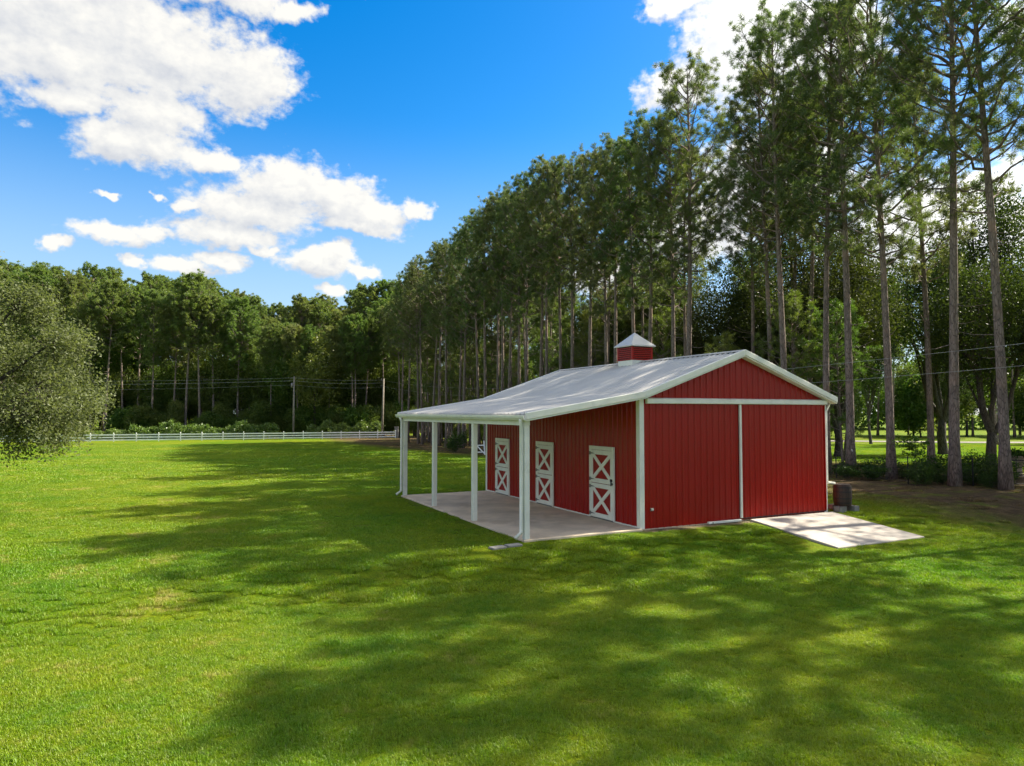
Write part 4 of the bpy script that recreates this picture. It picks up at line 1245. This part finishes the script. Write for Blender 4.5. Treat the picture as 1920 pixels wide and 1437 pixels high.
# posts read in the photo at these places on the ground
def garden_fence2():
    P = [(19.2, 38.5), (17.3, 30.2), (19.3, 28.7), (21.0, 28.3)]
    P = [(15.6, 33.0), (17.55, 30.4), (19.75, 29.4), (21.05, 29.25)]
    x0, y0 = P[0]
    z0 = float(gz(x0, y0))
    f = empty("wire_fence", (x0, y0, z0)); finish(f, "thin dark wire fence on slim posts between the pine trunks", "fence")
    for (x, y) in P:
        MB().tube([(x - x0, y - y0, float(gz(x, y)) - z0 - 0.2), (x - x0, y - y0, float(gz(x, y)) - z0 + 1.22)], 0.026, 6).build("post", IRON, f)
    for (p, q) in zip(P[:-1], P[1:]):
        mb = MB()
        g0, g1 = float(gz(*p)) - z0, float(gz(*q)) - z0
        for h in (0.12, 0.4, 0.68, 0.95, 1.16):
            mb.tube([(p[0] - x0, p[1] - y0, g0 + h), (q[0] - x0, q[1] - y0, g1 + h)], 0.005, 3, False)
        n = 9
        for i in range(1, n):
            t = i / n; xx = p[0] + (q[0] - p[0]) * t; yy = p[1] + (q[1] - p[1]) * t; g = g0 + (g1 - g0) * t
            mb.tube([(xx - x0, yy - y0, g + 0.12), (xx - x0, yy - y0, g + 1.16)], 0.003, 3, False)
        mb.build("wire_mesh", IRON, f)
garden_fence2()

def iron_gate():
    x, y = 21.12, 29.2
    g = empty("iron_gate", (x, y, float(gz(x, y))), -0.08); finish(g, "black tubular iron gate at the far right edge", "gate")
    MB().tube([(0, 0, -0.1), (0, 0, 1.2)], 0.035, 8).build("post", IRON, g)
    MB().tube([(0.04, 0, 1.12), (2.6, 0, 1.12)], 0.028, 8).build("top_rail", IRON, g)
    for z in (0.12, 0.34, 0.62):
        MB().tube([(0.04, 0, z), (2.6, 0, z)], 0.024, 6).build("rail", IRON, g)
    for xx in (0.36, 0.75, 1.3, 1.9, 2.6):
        MB().tube([(xx, 0.03, 0.1), (xx, 0.03, 1.12)], 0.016, 6).build("bar", IRON, g)
    MB().tube([(0.06, -0.03, 0.36), (0.9, -0.03, 0.60)], 0.02, 6).build("brace", IRON, g)
iron_gate()

def planter():
    x, y = 25.0, 33.8
    g = empty("urn_planter", (x, y, float(gz(x, y)))); finish(g, "clay urn planter full of dark leaves behind the iron gate", "planter")
    mb = MB(); mb.tube([(0, 0, -0.05), (0, 0, 0.06), (0, 0, 0.10), (0, 0, 0.5), (0, 0, 0.56), (0, 0, 0.95), (0, 0, 1.0), (0, 0, 1.04)], [0.24, 0.24, 0.14, 0.12, 0.2, 0.33, 0.37, 0.36], 16)
    mb.build("urn", TERRACOTTA, g, True)
    rng = np.random.default_rng(4)
    P = rng.normal(0, 1, (700, 3)) * np.array([0.28, 0.28, 0.10]) + np.array([0, 0, 1.14])
    P[:, 2] = np.maximum(P[:, 2], 0.98)
    V_, F_ = leaves(P, rng, 0.13, 0.5, 0.6)
    link("foliage", mesh_np("foliage", V_, F_, LEAF_SHRUB), g)
planter()

for (x, y, s, sz, lb) in (
    (17.75, 29.9, 0.80, 0.75, "low dark bush by the slim fence post between the pines"),
    (18.35, 30.6, 0.7, 0.8, "loose leafy bush just behind the fence, left of the thickest pine"),
    (19.9, 31.0, 0.9, 0.7, "broad low bush in the shade right of the thickest pine"),
    (20.9, 29.6, 1.0, 0.95, "dark bush at the foot of the vine-grown pine by the gate"),
    (20.45, 28.7, 0.7, 0.7, "leafy bush in front of the black gate post"),
    (19.9, 28.5, 0.5, 0.45, "small bush before the wire fence near the gate"),
    (16.6, 34.4, 0.9, 0.6, "low undergrowth patch behind the slim straight pine"),
    (15.2, 35.2, 0.9, 0.7, "low undergrowth bush behind the rain barrel"),
    (13.6, 33.8, 0.8, 0.6, "small bush at the foot of the tagged pine"),
    (19.0, 33.4, 1.1, 0.6, "spreading low bush behind the wire fence"),
    (22.6, 32.8, 1.2, 1.0, "bush at the foot of the twin dark trunk"),
    (18.0, 33.6, 1.3, 0.8, "tangled bush between the slim straight pine and the sapling"),
    (17.1, 32.4, 0.9, 0.55, "low tangle just left of the slim fence post"),
    (16.0, 32.6, 0.8, 0.5, "low weeds between the tagged pine and the slim straight pine"),
    (15.9, 36.5, 1.2, 0.8, "dark bush farther back between the tagged and the slim pine"),
    (20.4, 33.2, 1.4, 0.9, "wide tangled bush behind the thickest pine"),
    (21.9, 31.0, 1.3, 0.9, "tangled bush between the thickest pine and the vine-grown pine"),
    (22.9, 32.0, 0.7, 0.5, "bush behind the black gate, in front of the urn"),
    (20.2, 30.0, 0.8, 0.6, "small bush just behind the middle of the wire fence"),
    (19.0, 30.3, 0.6, 0.5, "small weedy bush at the foot of the thickest pine"),
    (14.4, 32.6, 0.7, 0.5, "weedy bush right behind the barrel"),
):
    plant("shrub", BUSH[rr2.randrange(3)], x, y, s, rr2.uniform(0, 6.28), lb, "shrub", "bushes under the pines by the gate", sz=sz)
x, y = wood_at(855, 66.0)
plant("shrub", BUSH[0], x, y, 1.5, 0.5, "round green bush seen under the porch roof by the pines", "shrub", sz=1.7)

def sapling(x, y, h, r, mat, label, seed, n=60):
    rng = np.random.default_rng(seed)
    g = empty("sapling", (x, y, float(gz(x, y)))); finish(g, label, "sapling")
    mb = MB(); mb.tube([(0, 0, -0.1), (0.02, 0, h * 0.6), (0.05, 0, h)], [0.02, 0.014, 0.006], 5)
    P = []
    for _ in range(n // 5):
        a = rng.uniform(0, 6.28); z = rng.uniform(h * 0.62, h); ln = rng.uniform(0.4, 1.0) * r
        e = np.array([math.cos(a) * ln, math.sin(a) * ln, z + rng.uniform(-0.1, 0.25)])
        mb.tube([(0.03, 0, z - 0.1), tuple(e)], [0.008, 0.003], 3, False)
        for t in np.linspace(0.35, 1.0, 7):
            for __ in range(5):
                P.append(np.array([0.03, 0, z - 0.1]) * (1 - t) + e * t + rng.normal(0, 0.06, 3))
    V_, F_ = leaves(np.array(P), rng, 0.12, 0.8, 0.6)
    mb.build("trunk", OAK_BARK, g); link("crown", mesh_np("crown", V_, F_, mat), g)
sapling(18.6, 31.6, 2.0, 1.0, LEAF_WOOD, "thin leafy sapling standing between the slim pine and the thickest pine", 5, 90)
sapling(38.0, 62.0, 3.2, 0.9, LEAF_YEL, "sunlit yellow-green sapling out on the far field", 6, 120)
sapling(27.5, 39.5, 5.2, 0.8, LEAF_YEL, "sunlit yellow-green climbing sapling beside the twin dark trunk", 8, 160)

# white tag on the trunk
x, y = site(8.1, 19.0)
tg = MB().box(-0.035, 0.035, -0.012, 0.012, 0.0, 0.24).build("trunk_tag", WHITE_PAINT, loc=(x - 0.06, y - 0.235, 1.12 + float(gz(x, y))), rot=(0, 0, -0.3))
finish(tg, "small white tag fixed on the pine trunk beside the barn eave", "tag")

# leaning white boards by the pines, seen through the porch
x, y = wood_at(900, 58.0)
lg = empty("white_gate", (x, y, float(gz(x, y))), 0.3); lg.rotation_euler = (-0.3, 0, 0.3)
finish(lg, "white board gate leaning by the pines, seen through the porch", "gate")
for (a, b_) in (((-0.5, 0.0), (-0.5, 1.3)), ((0.45, 0.0), (0.45, 1.3)), ((-0.55, 0.9), (0.5, 0.9)), ((-0.55, 0.3), (0.5, 0.3)), ((-0.5, 1.2), (0.45, 0.1))):
    dx, dz = b_[0] - a[0], b_[1] - a[1]; ln = math.hypot(dx, dz); nx_, nz_ = -dz / ln * 0.05, dx / ln * 0.05
    yo = 0.0 if dx == 0 else (0.03 if dz == 0 else -0.03)
    MB().prism([(a[0] + nx_, a[1] + nz_), (a[0] - nx_, a[1] - nz_), (b_[0] - nx_, b_[1] - nz_), (b_[0] + nx_, b_[1] + nz_)], lambda q, r: (q, yo, r), lambda q, r: (q, yo + 0.025, r)).build("board", FENCE_WHITE, lg)

# ------------------------------------------------------------------ grass
def blade_patch(name, size, n, ln, wd, seed):
    rng = np.random.default_rng(seed)
    P = np.stack([rng.uniform(-size / 2, size / 2, n), rng.uniform(-size / 2, size / 2, n), np.full(n, -0.01)], -1)
    a = rng.uniform(0, 6.28, n)
    lean = rng.uniform(0.15, 0.95, n)
    l = ln * rng.uniform(0.5, 1.25, n)
    d = np.stack([np.cos(a), np.sin(a), np.zeros(n)], -1)
    s = np.stack([-np.sin(a), np.cos(a), np.zeros(n)], -1)
    up = np.array([0, 0, 1.0])
    w = (wd * rng.uniform(0.7, 1.3, n))[:, None]
    mid_ = P + d * (l * lean * 0.35)[:, None] + up * (l * 0.62)[:, None]
    tip = P + d * (l * lean)[:, None] + up * (l * (1.0 - 0.42 * lean))[:, None]
    V = np.stack([P - s * w * 0.5, P + s * w * 0.5, mid_ + s * w * 0.42, tip, mid_ - s * w * 0.42], 1).reshape(-1, 3)
    b = np.arange(n)[:, None] * 5
    F4 = b + np.array([[0, 1, 2, 4]]); F3 = b + np.array([[4, 2, 3]])
    me = mesh_np(name, V, [F4, F3], GRASS)
    return bpy.data.objects.new(name, me)

def grass_field(name, ya, yb, step, patches, label, jitter, half, seed):
    rng = np.random.default_rng(seed)
    ys_ = np.arange(ya, yb, step)
    pts_ = []
    for y in ys_:
        xw = y * 0.80 + 3.0
        x = np.arange(-xw, xw, step)
        pts_.append(np.stack([x, np.full_like(x, y)], -1))
    P = np.concatenate(pts_)
    P = P + rng.uniform(-jitter, jitter, P.shape)
    u, v = to_uv(P[:, 0], P[:, 1])
    m = half
    inside = ((v > -3.56 - m) & (v < W + m * 0.9) & (u > -0.10 - m) & (u < L + m)) | ((v > 3.82 - m) & (v < 7.28 + m) & (u > -3.08 - m) & (u <= 0.5)) | ((v > -5.0) & (v < -3.5) & (u > -0.75) & (u < 0.0))
    P = P[~inside]; v = v[~inside]; u = u[~inside]
    # little grass on the pine straw
    keep = (v < 9.5) | (v > 30.0) | (rng.uniform(0, 1, len(v)) < np.clip(1 - (v - 9.5) / 5.0, 0.10, 1))
    P = P[keep]
    V = np.stack([P[:, 0], P[:, 1], gz(P[:, 0], P[:, 1])], -1).astype(np.float32)
    me = bpy.data.meshes.new(name)
    me.vertices.add(len(V)); me.vertices.foreach_set("co", V.ravel())
    o = link(name, me)
    finish(o, label, kind="stuff")
    col = bpy.data.collections.new(name + "_blades")
    for p in patches: col.objects.link(p)
    ng = bpy.data.node_groups.new(name, 'GeometryNodeTree')
    ng.interface.new_socket("Geometry", in_out='INPUT', socket_type='NodeSocketGeometry')
    ng.interface.new_socket("Geometry", in_out='OUTPUT', socket_type='NodeSocketGeometry')
    nd = ng.nodes
    gi = nd.new('NodeGroupInput'); go = nd.new('NodeGroupOutput')
    ci = nd.new('GeometryNodeCollectionInfo'); ci.inputs['Collection'].default_value = col
    ci.inputs['Separate Children'].default_value = True; ci.inputs['Reset Children'].default_value = True
    ip = nd.new('GeometryNodeInstanceOnPoints'); ip.inputs['Pick Instance'].default_value = True
    rv = nd.new('FunctionNodeRandomValue'); rv.data_type = 'FLOAT_VECTOR'
    rv.inputs[0].default_value = (0, 0, 0); rv.inputs[1].default_value = (0, 0, 6.283)
    rs = nd.new('FunctionNodeRandomValue'); rs.data_type = 'FLOAT'
    rs.inputs[2].default_value = 0.7; rs.inputs[3].default_value = 1.25
    ng.links.new(gi.outputs[0], ip.inputs['Points']); ng.links.new(ci.outputs[0], ip.inputs['Instance'])
    ng.links.new(rv.outputs[0], ip.inputs['Rotation']); ng.links.new(rs.outputs[1], ip.inputs['Scale'])
    ng.links.new(ip.outputs[0], go.inputs[0])
    md = o.modifiers.new("grass", 'NODES'); md.node_group = ng
    return len(P)

g1 = [blade_patch("near_blades", 0.5, 2000, 0.050, 0.0046, 900 + i) for i in range(4)]
g2 = [blade_patch("mid_blades", 0.9, 1900, 0.06, 0.009, 910 + i) for i in range(4)]
g3 = [blade_patch("far_blades", 2.2, 2600, 0.075, 0.022, 920 + i) for i in range(3)]
grass_field("grass", 3.2, 13.0, 0.40, g1, "short mown grass blades on the near lawn", 0.08, 0.22, 1)
g4 = [blade_patch("tuft_blades", 0.22, 220, 0.080, 0.0055, 930 + i) for i in range(4)]
grass_field("grass_tufts", 3.4, 24.0, 0.95, g4, "longer tufts of grass and weeds standing in the lawn", 0.5, 0.5, 4)
grass_field("grass", 12.9, 32.0, 0.75, g2, "short mown grass blades around the barn", 0.12, 0.36, 2)
grass_field("grass", 31.5, 94.0, 1.9, g3, "mown grass over the far lawn up to the white fence", 0.25, 1.0, 3)
